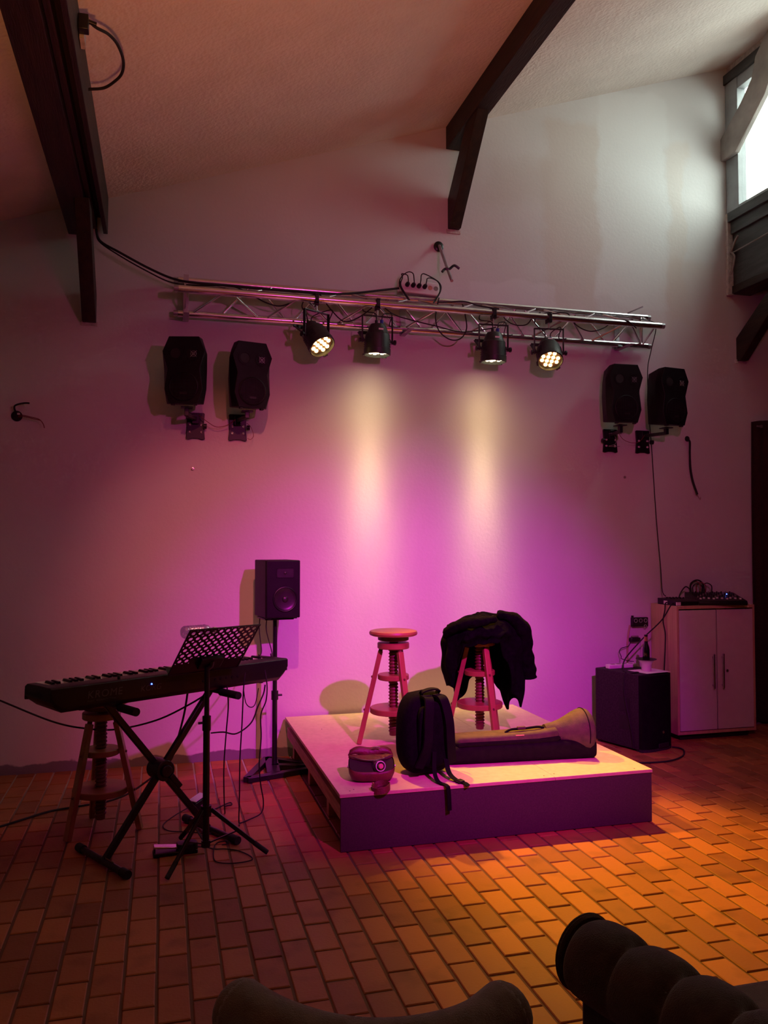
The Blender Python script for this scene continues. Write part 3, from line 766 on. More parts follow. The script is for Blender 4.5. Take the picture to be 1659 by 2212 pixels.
# wall brackets carrying the truss
for i, (bx, lab) in enumerate(((0.145, 'galvanised wall bracket at the left end of the truss'), (1.74, 'galvanised wall bracket behind the middle of the truss'), (3.555, 'galvanised wall bracket at the right end of the truss'))):
    w = thing('wall_bracket', lab, 'bracket', (bx*1.012, YW-0.003, 3.119), 0, 'brackets holding the truss')
    MB().box((0, -0.005, 0.14), (0.045, 0.008, 0.27)).build('back_plate', 'galv', w, bevel=0.001)
    MB().box((0, -0.125, 0.0035), (0.04, 0.24, 0.006)).build('arm', 'galv', w, bevel=0.001)
    MB().bar((0, -0.012, 0.12), (0, -0.032, 0.01), 0.03, 0.006).build('stay', 'galv', w)
    if i == 0:
        MB().box((0, -0.105, 0.157), (0.035, 0.008, 0.30)).build('upright', 'galv', w)
    if i == 2:
        MB().bar((0.03, -0.12, 0.283), (0.13, -0.19, 0.325), 0.028, 0.004).build('loose_tab', 'galv', w)

# ---- four LED par lamps
def par_lamp(label, cx, aim, warm, beam, spin=0.0, yaw=None, laim=None):
    C0 = Vector(S((cx, 5.655, 3.257)))
    t = thing('par_lamp', label, 'stage lamp', tuple(C0), 0, 'lamps on the truss')
    aim = Vector(aim).normalized()
    ya = atan2(aim.x, -aim.y) if yaw is None else yaw
    Ry = Matrix.Rotation(ya, 4, 'Z')
    def B(mb): mb.T = Ry; return mb
    # hook clamp round the tube
    cl_ = MB(); cl_.box((0, 0.0, -0.0365), (0.026, 0.07, 0.022)); cl_.box((0, -0.030, -0.008), (0.026, 0.010, 0.062)); cl_.box((0, 0.030, -0.012), (0.026, 0.010, 0.05)); cl_.box((0, -0.012, 0.029), (0.026, 0.045, 0.008))
    cl_.build('hook_clamp', 'black_metal', t, bevel=0.002)
    MB().cyl((0, 0, -0.045), (0, 0, -0.098), 0.007, n=10).build('clamp_bolt', 'steel', t, smooth=True)
    P = Vector((0, 0, -0.275))
    hw = 0.114
    y = B(MB()); y.box((0, 0, -0.092), (2*hw+0.008, 0.026, 0.007)); y.box((-hw, 0, -0.19), (0.006, 0.026, 0.20)); y.box((hw, 0, -0.19), (0.006, 0.026, 0.20))
    y.build('yoke', 'black_metal', t, bevel=0.002)
    # second yoke folded backwards
    y2 = B(MB())
    y2.bar((-hw+0.012, 0, -0.275), (-hw+0.012, 0.13, -0.185), 0.006, 0.024, up=(1, 0, 0)); y2.bar((hw-0.012, 0, -0.275), (hw-0.012, 0.13, -0.185), 0.006, 0.024, up=(1, 0, 0))
    y2.box((0, 0.13, -0.185), (2*hw-0.02, 0.007, 0.024)); y2.build('floor_yoke', 'black_metal', t, bevel=0.002)
    for s in (-1, 1):
        k = B(MB()); k.cyl((s*(hw-0.02), 0, -0.275), (s*(hw+0.012), 0, -0.275), 0.009, n=10); k.cyl((s*(hw+0.012), 0, -0.275), (s*(hw+0.026), 0, -0.275), 0.019, 0.019, n=8)
        k.build('tilt_knob', 'black_plastic', t, smooth=True)
    # head: local -z is the beam axis
    xa = Ry @ Vector((1, 0, 0)); zax = -aim; xa = (xa - zax*xa.dot(zax)).normalized(); yx = zax.cross(xa)
    R = Matrix((xa, yx, zax)).transposed().to_4x4(); R.translation = P
    h = MB().lathe([(0.020, 0.128), (0.052, 0.122), (0.066, 0.100), (0.076, 0.062), (0.088, 0.048), (0.093, 0.0), (0.095, -0.055), (0.098, -0.058), (0.098, -0.098), (0.091, -0.102), (0.088, -0.084), (0.087, -0.070)], 24, R, capt=False)
    head = h.build('housing', 'lamp_black', t, smooth=True, angle=28)
    MB().cyl(R @ Vector((0, 0, -0.068)), R @ Vector((0, 0, -0.074)), 0.087, n=28).build('lens_plate', 'lens_plate', head, smooth=True)
    Rs = R @ Matrix.Rotation(spin, 4, 'Z')
    for i in range(4):
        for j in range(4):
            if i in (0, 3) and j in (0, 3): continue
            a, b = (i-1.5)*0.038, (j-1.5)*0.038
            MB().lathe([(0.0145, -0.073), (0.0145, -0.080), (0.011, -0.085), (0.004, -0.0865)], 12, Rs @ Matrix.Translation((a, b, 0)), capb=False).build('led_lens', warm, head, smooth=True)
    for q in (40, 160, 270):
        c, s = cos(radians(q)), sin(radians(q))
        mb = MB(); mb.T = R @ Matrix.Rotation(radians(q), 4, 'Z'); mb.box((0.099, 0, -0.100), (0.012, 0.034, 0.012)); mb.build('gel_clip', 'lamp_black', head)
    for q in (30, 90, 150, 210, 330):
        mb = MB(); mb.T = R @ Matrix.Rotation(radians(q), 4, 'Z')
        for k in range(4): mb.box((0.094, 0, -0.04+0.016*k), (0.006, 0.03, 0.005))
        mb.build('cooling_fins', 'lamp_black', head)
    MB().cyl(R @ Vector((0.022, -0.02, 0.11)), R @ Vector((0.022, -0.02, 0.152)), 0.012, n=12).build('data_plug', 'plug_blue', head, smooth=True)
    MB().cyl(R @ Vector((-0.018, -0.02, 0.11)), R @ Vector((-0.018, -0.02, 0.146)), 0.011, n=12).build('mains_plug', 'black_rubber', head, smooth=True)
    MB().box((0, 0, 0), (0.036, 0.001, 0.012), T=R @ Matrix.Translation((0.0, -0.0775, 0.075)) @ Euler((radians(8), 0, 0)).to_matrix().to_4x4()).build('rating_label', 'white_plastic', head)
    # leads from the head up to the truss
    e1 = R @ Vector((-0.018, -0.02, 0.146)); e2 = R @ Vector((0.022, -0.02, 0.152))
    sub_cable('mains_lead', [e1, e1 + Vector((-0.01, 0.0, 0.05)), Vector((-0.10, 0.03, -0.05)), Vector((-0.06, 0.07, 0.02)), Vector((0.05, 0.10, 0.07))], 0.0042, t)
    sub_cable('data_lead', [e2, e2 + Vector((0.02, 0.02, 0.05)), Vector((0.12, 0.04, -0.06)), Vector((0.10, 0.03, -0.15)), Vector((0.20, 0.10, -0.13))], 0.0038, t)
    # the light itself, just outside the lenses
    face = R @ Vector((0, 0, -0.105))
    for nm, col, pw, ang, bl in beam:
        d = bpy.data.lights.new(nm, 'SPOT'); d.color = col; d.energy = pw; d.spot_size = radians(ang); d.spot_blend = bl; d.shadow_soft_size = 0.035
        if ang == 180:
            d.use_nodes = True; nt = d.node_tree; em = nt.nodes['Emission']
            ie = nt.nodes.new('ShaderNodeTexIES'); ie.mode = 'INTERNAL'; ie.ies = PAR_TABLE
            nt.links.new(ie.outputs['Fac'], em.inputs['Strength'])
        l = bpy.data.objects.new(nm, d); COL.objects.link(l); l.parent = t; l.location = face
        l.rotation_euler = (laim if nm == 'par_beam' and laim is not None else aim).to_track_quat('-Z', 'Y').to_euler()
    return t
def photometric(name, table):
    """in-memory photometric table: (degrees off axis, relative intensity)"""
    t = bpy.data.texts.new(name)
    angs = ' '.join('%g' % a for a, _ in table); vals = ' '.join('%g' % (v*1000) for _, v in table)
    t.from_string('IESNA:LM-63-2002\n[TEST] lamp\n[MANUFAC] none\nTILT=NONE\n1 1000 1 %d 1 1 2 0 0 0\n1 1 10\n%s\n0\n%s\n' % (len(table), angs, vals))
    return t
PAR_TABLE = photometric('par_table', [(0, 3.8), (2.5, 3.7), (5.5, 2.95), (9, 1.75), (11, 1.2), (13, 0.80), (16, 0.48), (20, 0.28), (25, 0.165), (33, 0.085), (45, 0.034), (60, 0.010), (78, 0.002), (90, 0.0)])
PAR_W = 0.86
AMB = [('par_beam', (1.0, 0.44, 0.0), 560, 43, 1.0)]
WRM = [('par_beam', (1.0, 0.75, 0.37), PAR_W, 180, 0.0)]
par_lamp('leftmost truss lamp, tilted towards the right with amber diodes in view', 1.035, (0.42, -0.68, -1.0), 'led_amber', AMB, 0.35)
par_lamp('second truss lamp from the left, pointing straight down with a pale sticker', 1.478, (-0.02, 0.03, -1.0), 'led_warm', WRM, 0.3, 0.06, Vector((0.0, 0.14, -1.0)))
par_lamp('third truss lamp from the left, pointing straight down', 2.373, (-0.01, 0.03, -1.0), 'led_warm', WRM, 0.2, -0.04, Vector((0.0, 0.14, -1.0)))
par_lamp('rightmost truss lamp, tilted to the front with amber diodes in view', 2.825, (-0.22, -0.72, -1.0), 'led_amber', AMB, 0.05, -0.16)

# ---- power strip standing on the rear tube of the truss
ps = thing('power_strip', 'white multi-socket power strip with black plugs on top of the truss', 'power strip', S((1.842, 5.838, 3.402)))
ps.rotation_euler = (radians(-8), radians(2.5), 0)
MB().box((0, 0, 0.056), (0.325, 0.045, 0.105)).build('body', 'white_plastic', ps, bevel=0.008)
for i in range(6):
    x = -0.095 + i*0.046
    T = Matrix.Translation((x, -0.0225, 0.06)) @ Euler((pi/2, 0, 0)).to_matrix().to_4x4()
    MB().lathe([(0.018, -0.001), (0.018, 0.002), (0.0155, 0.002), (0.0155, 0.0005)], 18, T).build('socket', 'wire_grey' if i != 4 else 'cork_pink', ps, smooth=True)
MB().box((-0.150, -0.0235, 0.06), (0.018, 0.004, 0.05)).build('switch', 'black_plastic', ps, bevel=0.002)
for i in range(4):
    x = -0.095 + i*0.046
    pg = MB(); pg.lathe([(0.016, 0.0), (0.0165, 0.022), (0.011, 0.034), (0.007, 0.040)], 16, Matrix.Translation((x, -0.024, 0.06)) @ Euler((pi/2, 0, 0)).to_matrix().to_4x4())
    pl = pg.build('plug', 'black_rubber', ps, smooth=True)
    sgn = -1 if i < 2 else 1
    hgt = (0.13, 0.15, 0.15, 0.125)[i]; endx = (-0.14, -0.15, 0.15, 0.145)[i]
    sub_cable('lead', [(x, -0.058, 0.062), (x+0.004*sgn, -0.066, 0.09), (x+0.012*sgn, -0.062, hgt-0.01), (x+0.05*sgn, -0.052, hgt), (endx, -0.052, 0.10), (endx-0.012*sgn*-1, -0.055, 0.03), (endx-0.05*sgn, -0.075, -0.085)], 0.0042, pl)

# ================================================================== WALL LOUDSPEAKERS
def wall_speaker(label, blabel, cx, cz, yaw, bx, bz, arm_knob, tilt=0.0, y=5.76):
    t = thing('wall_speaker', label, 'loudspeaker', (cx, y, cz), radians(yaw), 'angular loudspeakers on the back wall')
    t.rotation_euler = (radians(tilt), 0, radians(yaw))
    F = [(-0.095, -0.225), (0.095, -0.225), (0.128, -0.125), (0.106, 0.010), (0.143, 0.130), (0.100, 0.230), (-0.100, 0.230), (-0.143, 0.130), (-0.106, 0.010), (-0.128, -0.125)]
    Mid = [(-0.125, -0.220), (0.125, -0.220), (0.142, -0.120), (0.146, 0.010), (0.146, 0.120), (0.112, 0.228), (-0.112, 0.228), (-0.146, 0.120), (-0.146, 0.010), (-0.142, -0.120)]
    Bk = [(-0.095, -0.20), (0.095, -0.20), (0.100, -0.11), (0.105, 0.0), (0.100, 0.11), (0.085, 0.21), (-0.085, 0.21), (-0.100, 0.11), (-0.105, 0.0), (-0.100, -0.11)]
    mb = MB(); mb.loft([[(x, -0.105, z) for x, z in F], [(x, -0.045, z) for x, z in Mid], [(x, 0.10, z) for x, z in Bk]])
    mb.build('cabinet', 'speaker_black', t, bevel=0.003)
    Rf = Matrix.Translation((0, -0.105, 0)) @ Euler((pi/2, 0, 0)).to_matrix().to_4x4()     # local z -> -y (outwards)
    MB().ring((0, -0.112, 0.002), 0.094, 0.006, 36, 8, Rf).build('woofer_ring', 'speaker_black', t, smooth=True)
    MB().lathe([(0.092, 0.001), (0.070, 0.005), (0.035, 0.009), (0.004, 0.010)], 32, Rf @ Matrix.Translation((0, -0.112, 0)), capb=False).build('grille_base', 'cloth_mesh', t, smooth=True)
    g = MB(); 
    for i in range(-10, 11):
        u = i*0.0085; L = sqrt(max(0, 0.090**2-u*u))
        if L < 0.01: continue
        g.box((u, -0.112, 0.011), (0.0016, 2*L, 0.0016), T=Rf); g.box((0, -0.112+u, 0.011), (2*L, 0.0016, 0.0016), T=Rf)
    g.build('wire_grille', 'cone', t)
    MB().box((0, -0.158, 0.013), (0.045, 0.014, 0.003), T=Rf).build('name_plate', 'cone', t)
    MB().lathe([(0.048, 0.0005), (0.048, 0.004), (0.036, 0.004), (0.034, -0.004)], 28, Rf @ Matrix.Translation((-0.055, 0.115, 0)), capb=False, capt=False).build('port_rim', 'speaker_black', t, smooth=True)
    MB().cyl(Rf @ Vector((-0.055, 0.115, 0.0006)), Rf @ Vector((-0.055, 0.115, 0.0014)), 0.034, n=24).build('port_hole', 'plinth_black', t)
    tw = MB().lathe([(0.046, 0.0005), (0.045, 0.003), (0.02, 0.0005)], 28, Rf @ Matrix.Translation((0.066, 0.110, 0)), capb=False).build('tweeter_cover', 'speaker_black', t, smooth=True)
    e = MB(); 
    for q in (0, 1):
        e.box((0, 0, 0), (0.060, 0.0022, 0.0022), T=Rf @ Matrix.Translation((0.066, 0.110, 0.005)) @ Matrix.Rotation(pi/4 + q*pi/2, 4, 'Z'))
    e.ring((0.066, 0.110, 0.005), 0.019, 0.0014, 24, 6, Rf); e.ring((0.066, 0.110, 0.005), 0.009, 0.0014, 20, 6, Rf)
    e.build('tweeter_grille', 'galv', tw, smooth=True)
    for sx in (-1, 1):
        MB().box((0.075*sx, -0.085, -0.229), (0.022, 0.03, 0.012)).build('foot', 'black_rubber', t, bevel=0.002)
    # wall mount
    w = thing('speaker_mount', blabel, 'wall mount', (bx, YW-0.003, bz), 0, 'black loudspeaker wall mounts')
    prof = [(-0.066, -0.095), (-0.05, -0.10), (-0.02, -0.092), (0.02, -0.092), (0.05, -0.10), (0.066, -0.095), (0.058, 0.0), (0.064, 0.085), (0.058, 0.092), (-0.058, 0.092), (-0.064, 0.085), (-0.058, 0.0)]
    MB().prism(prof, -0.014, 0.0, Matrix(((1,0,0,0),(0,0,1,0),(0,1,0,0),(0,0,0,1)))).build('wall_plate', 'black_plastic', w, bevel=0.002)
    for (sx, sz) in ((-0.038, -0.045), (0.040, -0.045), (0.040, 0.005), (-0.038, 0.005)):
        MB().lathe([(0.0035, 0.0), (0.0085, 0.0005), (0.0095, 0.003), (0.007, 0.0045), (0.0035, 0.002)], 14, Matrix.Translation((sx, -0.014, sz)) @ Euler((pi/2, 0, 0)).to_matrix().to_4x4()).build('screw', 'washer', w, smooth=True)
    # arm from the plate up to the cabinet
    tgt = Vector((cx-bx, y-(YW-0.003), cz-0.238-bz)); kx = tgt.x
    b0 = Vector((0, -0.03, 0.045))
    a_ = MB(); a_.box((0, -0.028, 0.045), (0.05, 0.035, 0.07)); a_.bar(b0, (kx, tgt.y, 0.045), 0.026, 0.026); a_.box((kx, tgt.y, (0.045+tgt.z)/2), (0.03, 0.03, abs(tgt.z-0.045)+0.02)); a_.box((kx, tgt.y, tgt.z), (0.08, 0.08, 0.008))
    a_.build('arm', 'black_metal', w, bevel=0.003)
    MB().cyl((arm_knob, -0.03, -0.005), (arm_knob+0.022*(1 if arm_knob > 0 else -1), -0.03, -0.005), 0.018, n=14).build('clamp_knob', 'black_plastic', w, smooth=True)
    return t
wall_speaker('leftmost wall loudspeaker, turned left, above an orange-lit mount', 'wall mount under the leftmost loudspeaker', 0.155, 2.705, -14, 0.222, 2.375, 0.055)
wall_speaker('left pair loudspeaker nearest the lamps, turned to the right', 'wall mount with a hanging thin wire under the second loudspeaker', 0.565, 2.695, 14, 0.519, 2.375, 0.062)
wall_speaker('right pair loudspeaker nearest the lamps with a round tweeter ring', 'wall mount wrapped in a pale wire under the third loudspeaker', 3.49, 2.705, -3, 3.525, 2.375, -0.062)
wall_speaker('rightmost wall loudspeaker with a yellowish glinting grille', 'wall mount with a long side arm under the rightmost loudspeaker', 3.905, 2.700, 9, 3.825, 2.375, 0.062)
cable('speaker_wire', 'thin brown wire looping between the two left wall mounts', [(0.245, 5.93, 2.445), (0.30, 5.92, 2.40), (0.37, 5.93, 2.365), (0.45, 5.93, 2.385), (0.50, 5.93, 2.425)], 0.0022, 'wire_red')
cable('speaker_wire', 'thin dark wire looping between the two right wall mounts', [(3.55, 5.90, 2.44), (3.60, 5.90, 2.38), (3.68, 5.91, 2.355), (3.76, 5.92, 2.365), (3.81, 5.92, 2.42)], 0.0022, 'wire_red')
cable('speaker_wire', 'loose curl of thin wire under the second wall loudspeaker', [(0.58, 5.93, 2.40), (0.605, 5.90, 2.37), (0.625, 5.90, 2.31), (0.605, 5.90, 2.28), (0.585, 5.92, 2.29)], 0.0018, 'wire_red')
cable('speaker_wire', 'pale wire wrapped around the third wall mount', [(3.47, 5.90, 2.42), (3.515, 5.90, 2.42), (3.53, 5.89, 2.37), (3.52, 5.89, 2.335), (3.47, 5.90, 2.32), (3.50, 5.88, 2.315), (3.57, 5.90, 2.32)], 0.0022, 'wire_grey')

# ================================================================== STUDIO MONITOR AND STAND
sp = thing('speaker_stand', 'black pole speaker stand with a triangular floor base', 'speaker stand', (0.755, 5.665, 0.0))
V3 = [Vector((-0.213, -0.275, 0)), Vector((-0.025, 0.205, 0)), Vector((0.33, -0.11, 0))]
for i in range(3):
    a, b = V3[i], V3[(i+1) % 3]
    MB().bar(a+Vector((0, 0, 0.018)), b+Vector((0, 0, 0.018)), 0.05, 0.034).build('base_bar', 'black_metal', sp, bevel=0.003)
MB().bar((-0.03, -0.20, 0.02), (-0.0, 0.19, 0.02), 0.09, 0.03).build('base_plate', 'black_metal', sp, bevel=0.003)
MB().bar((-0.02, 0, 0.02), (0.29, -0.09, 0.02), 0.05, 0.03).build('base_plate', 'black_metal', sp, bevel=0.003)
MB().cyl((0, 0, 0.03), (0, 0, 0.50), 0.0175, n=18).build('lower_pole', 'black_metal', sp, smooth=True)
MB().cyl((0, 0, 0.50), (0, 0, 1.022), 0.0155, n=18).build('upper_pole', 'black_metal', sp, smooth=True)
MB().cyl((0, 0, 0.47), (0, 0, 0.53), 0.024, n=18).build('collar', 'black_plastic', sp, smooth=True)
MB().cyl((0.0, 0.0, 0.50), (0.05, 0.0, 0.50), 0.007, n=10).build('collar_screw', 'black_plastic', sp, smooth=True)
MB().box((0, 0, 1.027), (0.20, 0.22, 0.010)).build('top_plate', 'black_metal', sp, rz=radians(8.5), bevel=0.002)
mo = thing('studio_monitor', 'black studio monitor speaker on the pole stand', 'loudspeaker', (0.765, 5.645, 1.0395), radians(8.5))
MB().span((-0.118, -0.13, 0.0), (0.118, 0.15, 0.385)).build('cabinet', 'speaker_black', mo, bevel=0.006)
MB().span((-0.118, -0.15, 0.0), (0.118, -0.131, 0.385)).build('baffle', 'speaker_black', mo, bevel=0.007)
Rm = Matrix.Translation((0.012, -0.150, 0.125)) @ Euler((pi/2, 0, 0)).to_matrix().to_4x4()
MB().ring((0, 0, 0.002), 0.080, 0.006, 36, 8, Rm).build('woofer_rim', 'black_plastic', mo, smooth=True)
MB().lathe([(0.078, 0.001), (0.072, 0.006), (0.064, 0.003), (0.058, 0.0015), (0.022, 0.0008)], 36, Rm, capb=False).build('woofer_cone', 'cone', mo, smooth=True)
MB().ball((0, 0, 0.0), (0.022, 0.022, 0.010), 18, 8, Rm).build('dust_cap', 'cone', mo, smooth=True)
horn = MB(); T = Matrix.Translation((0.012, -0.150, 0.300)) @ Euler((pi/2, 0, 0)).to_matrix().to_4x4()
horn.loft([[(x, y, 0.003) for x, y in rounded(0.124, 0.066, 0.014)], [(x, y, 0.003) for x, y in rounded(0.114, 0.056, 0.012)], [(x, y, 0.0006) for x, y in rounded(0.04, 0.036, 0.012)]], T)
horn.build('tweeter_horn', 'cone', mo, smooth=True, angle=25)
MB().ball((0, 0, 0), (0.012, 0.012, 0.007), 14, 8, T).build('tweeter_dome', 'cone', mo, smooth=True)
for s in (-1, 1):
    MB().box((s*0.09, 0.0, -0.004), (0.02, 0.27, 0.006)).build('foot_strip', 'black_rubber', mo)

# ================================================================== KEYBOARD ON X STAND
KY = radians(30.4)
xs = thing('keyboard_stand', 'black x-shaped keyboard stand with rubber-ended foot bars', 'keyboard stand', (0.0, 4.37, 0.0), KY)
for s in (-1, 1):
    ft = MB().cyl((0.305*s, -0.215, 0.020), (0.305*s, 0.215, 0.020), 0.0165, n=16).build('foot_bar', 'black_metal', xs, smooth=True)
    for q in (-1, 1):
        MB().cyl((0.305*s, 0.195*q, 0.0215), (0.305*s, 0.250*q, 0.0215), 0.021, n=16).build('rubber_end', 'black_rubber', ft, smooth=True)
    ta = MB().cyl((0.285*s, -0.19, 0.766), (0.285*s, 0.14, 0.766), 0.0155, n=16).build('support_arm', 'black_metal', xs, smooth=True)
    MB().cyl((0.285*s, -0.275, 0.763), (0.285*s, -0.12, 0.763), 0.0195, n=16).build('rubber_sleeve', 'black_rubber', ta, smooth=True)
    MB().bar((0.305*s, 0.018*s, 0.02), (-0.285*s, 0.018*s, 0.76), 0.028, 0.032).build('cross_leg', 'black_metal', xs, bevel=0.004)
MB().box((-0.305, -0.05, 0.0375), (0.001, 0.13, 0.012)).build('label_strip', 'wire_grey', xs)
hub = MB(); hub.cyl((0.004, -0.052, 0.395), (0.004, 0.052, 0.395), 0.052, n=24); hub.cyl((0.004, -0.066, 0.395), (0.004, -0.052, 0.395), 0.030, n=16)
hub.build('pivot_hub', 'black_plastic', xs, bevel=0.004)
MB().bar((0.03, -0.056, 0.37), (0.085, -0.056, 0.30), 0.016, 0.03).build('release_lever', 'black_plastic', xs, bevel=0.004)
kb = thing('keyboard', 'long black stage keyboard seen from the back', 'keyboard', (0.035, 4.375, 0.7835), KY)
KL, KW = 1.335, 0.29
def ksec(x, zb, inset=0.0):
    return [(x, -KW/2+0.018+inset, zb), (x, -KW/2, zb+0.02), (x, -KW/2, 0.112), (x, -KW/2+0.012, 0.117), (x, -0.005, 0.110), (x, 0.005, 0.088), (x, KW/2-0.004, 0.085), (x, KW/2, 0.03), (x, KW/2-0.01, zb+0.002)]
MB().loft([ksec(-KL/2, 0.055), ksec(-KL/2+0.02, 0.028), ksec(-KL/2+0.055, 0.0), ksec(KL/2-0.055, 0.0), ksec(KL/2-0.02, 0.028), ksec(KL/2, 0.055)]).build('body', 'black_plastic', kb, bevel=0.003)
for s in (-1, 1):
    MB().prism([(-KW/2+0.005, 0.05), (-KW/2+0.005, 0.116), (0.0, 0.113), (KW/2-0.03, 0.108), (KW/2-0.004, 0.094), (KW/2-0.004, 0.05)], s*KL/2-0.045*(s > 0), s*KL/2+0.045*(s < 0), T_yz).build('end_cheek', 'black_plastic', kb, bevel=0.004)
wk_me = MB().span((-0.0130, 0.006, 0.0), (0.0130, KW/2-0.006, 0.016)).mesh('white_key'); wk_me.materials.append(M['key_white'])
bk_me = MB().loft([[(-0.007, 0.008, 0), (0.007, 0.008, 0), (0.007, 0.09, 0), (-0.007, 0.09, 0)], [(-0.005, 0.009, 0.012), (0.005, 0.009, 0.012), (0.005, 0.082, 0.012), (-0.005, 0.082, 0.012)]]).mesh('black_key'); bk_me.materials.append(M['key_black'])
nk = 44; k0 = -KL/2 + 0.05
for i in range(nk):
    x = k0 + 0.014 + i*0.0281
    o = bpy.data.objects.new('white_key', wk_me); COL.objects.link(o); o.parent = kb; o.location = (x, 0, 0.090)
    if i % 7 not in (2, 6) and i < nk-1:
        o = bpy.data.objects.new('black_key', bk_me); COL.objects.link(o); o.parent = kb; o.location = (x+0.01405, 0, 0.106)
for x in (-0.33, 0.35):
    MB().box((x, -KW/2+0.03, 0.123), (0.012, 0.010, 0.02)).build('rest_peg', 'black_plastic', kb, bevel=0.002)
Tx = Matrix(((1,0,0,0),(0,0,-1,-KW/2-0.0005),(0,1,0,0),(0,0,0,1)))
def ktext(body, size, x, z, m, shear=0.0, sp_=1.0, nm='lettering'):
    text_mesh(nm, body, size, m, kb, Tx @ Matrix.Translation((x, z, 0)), shear, 0.0005, sp_)
ktext('KROME', 0.048, -0.50, 0.050, 'print_grey', 0.12, 1.12)
ktext('MUSIC WORKSTATION', 0.011, -0.50, 0.034, 'print_grey', 0.0, 1.25)
ktext('KORG', 0.040, -0.235, 0.048, 'print_grey', 0.18, 1.0)
MB().cyl((-0.175, -KW/2-0.0005, 0.078), (-0.175, -KW/2-0.003, 0.078), 0.004, n=10).build('power_led', 'led_blue', kb)
for i in range(7):
    MB().cyl((0.12+0.035*i, -KW/2+0.001, 0.055), (0.12+0.035*i, -KW/2-0.004, 0.055), 0.007, n=12).build('jack_socket', 'black_metal', kb, smooth=True)
for s in (-0.5, 0.52):
    MB().cyl((s, -0.09, -0.008), (s, -0.09, 0.004), 0.014, n=12).build('rubber_foot', 'black_rubber', kb)

# ---- perforated music stand
ms = thing('music_stand', 'black tripod music stand with a perforated desk', 'music stand', (0.221, 4.174, 0.0))
MB().cyl((0, 0, 0.07), (0, 0, 0.66), 0.0165, n=16).build('lower_tube', 'black_metal', ms, smooth=True)
MB().cyl((0, 0, 0.64), (0, 0, 0.93), 0.0125, n=16).build('upper_tube', 'black_metal', ms, smooth=True)
MB().cyl((0, 0, 0.62), (0, 0, 0.69), 0.021, n=16).build('height_clamp', 'black_plastic', ms, smooth=True)
MB().cyl((0, 0, 0.66), (-0.04, -0.015, 0.66), 0.006, n=8).build('clamp_screw', 'black_metal', ms, smooth=True)
MB().cyl((0, 0, 0.205), (0, 0, 0.255), 0.026, n=16).build('leg_hub', 'black_plastic', ms, smooth=True)
MB().cyl((0, 0, 0.055), (0, 0, 0.085), 0.022, n=16).build('strut_collar', 'black_plastic', ms, smooth=True)
for a in (232, 352, 112):
    c, s = cos(radians(a)), sin(radians(a))
    lg = MB().bar((0.025*c, 0.025*s, 0.235), (0.27*c, 0.27*s, 0.035), 0.014, 0.020).build('leg', 'black_metal', ms, bevel=0.002)
    MB().cyl((0.235*c, 0.235*s, 0.063), (0.300*c, 0.300*s, 0.013), 0.012, n=12).build('rubber_foot', 'black_rubber', lg, smooth=True)
    MB().bar((0.02*c, 0.02*s, 0.075), (0.155*c, 0.155*s, 0.128), 0.010, 0.006).build('strut', 'black_metal', ms)
# desk: built flat (x across, y up the desk) with a grid of punched holes, then tilted
def desk():
    w, h = 0.395, 0.312
    yaw = radians(29); tau = radians(41)
    ax = Vector((cos(yaw), sin(yaw), 0)); nh = Vector((sin(yaw), -cos(yaw), 0))
    uy = nh*sin(tau) + Vector((0, 0, 1))*cos(tau); nz = ax.cross(uy)
    T = Matrix((ax, uy, nz)).transposed().to_4x4(); T.translation = Vector((0.036, -0.024, 1.018))
    mb = MB(); ncol, nrow = 10, 6; cw = w*0.97/ncol; y_lo, y_hi = -h/2+0.075, h/2-0.006; chh = (y_hi-y_lo)/nrow
    nseg = 12
    for i in range(ncol):
        for j in range(nrow):
            if 2 <= i <= 6 and j < 1: 
                mb.box((-w*0.97/2+cw*(i+.5), y_lo+chh*(j+.5), 0), (cw, chh, 0.0016), T=T); continue
            cx, cy = -w*0.97/2+cw*(i+.5), y_lo+chh*(j+.5)
            outer, inner = [], []
            for k in range(nseg):
                a = 2*pi*k/nseg; ca, sa = cos(a), sin(a)
                q = 1/max(abs(ca), abs(sa))
                outer.append((cx+cw/2*ca*q, cy+chh/2*sa*q)); inner.append((cx+0.0105*ca, cy+0.0105*sa))
            vs_ = [(x, y, 0.0008) for x, y in outer]+[(x, y, 0.0008) for x, y in inner]+[(x, y, -0.0008) for x, y in outer]+[(x, y, -0.0008) for x, y in inner]
            fs_ = []
            for k in range(nseg):
                k2 = (k+1) % nseg
                fs_ += [(k, k2, nseg+k2, nseg+k), (2*nseg+k, 3*nseg+k, 3*nseg+k2, 2*nseg+k2), (nseg+k, nseg+k2, 3*nseg+k2, 3*nseg+k)]
            mb.add(vs_, fs_, T)
    mb.box((0, (-h/2+y_lo)/2, 0), (w*0.97, y_lo+h/2, 0.0016), T=T)
    d = mb.build('desk_plate', 'black_metal', ms)
    e = MB()
    for y in (h/2-0.003, -h/2): e.box((0, y, 0), (w, 0.006, 0.007), T=T)
    for x in (-w/2, w/2): e.box((x, 0, 0), (0.007, h, 0.007), T=T)
    e.build('rim', 'black_metal', d, bevel=0.001)
    MB().box((0, -h/2, -0.025), (w*0.98, 0.002, 0.05), T=T).build('lip', 'black_metal', d)
    MB().box((0.0, -0.075, 0.013), (0.13, 0.07, 0.022), T=T).build('tilt_bracket', 'black_plastic', ms, bevel=0.004)
    MB().tube([Vector((0, 0, 0.92)), T @ Vector((0.0, -0.085, 0.03)), T @ Vector((0, -0.06, 0.02))], 0.012, 10).build('neck', 'black_metal', ms, smooth=True)
    # clear plastic bottle resting in the desk, seen past its top left corner
    return T
DT = desk()
pb = thing('plastic_bottle', 'clear ribbed plastic bottle lying behind the music stand desk', 'bottle', tuple(Vector((0.221, 4.174, 0)) + DT @ Vector((-0.130, 0.105, -0.036))))
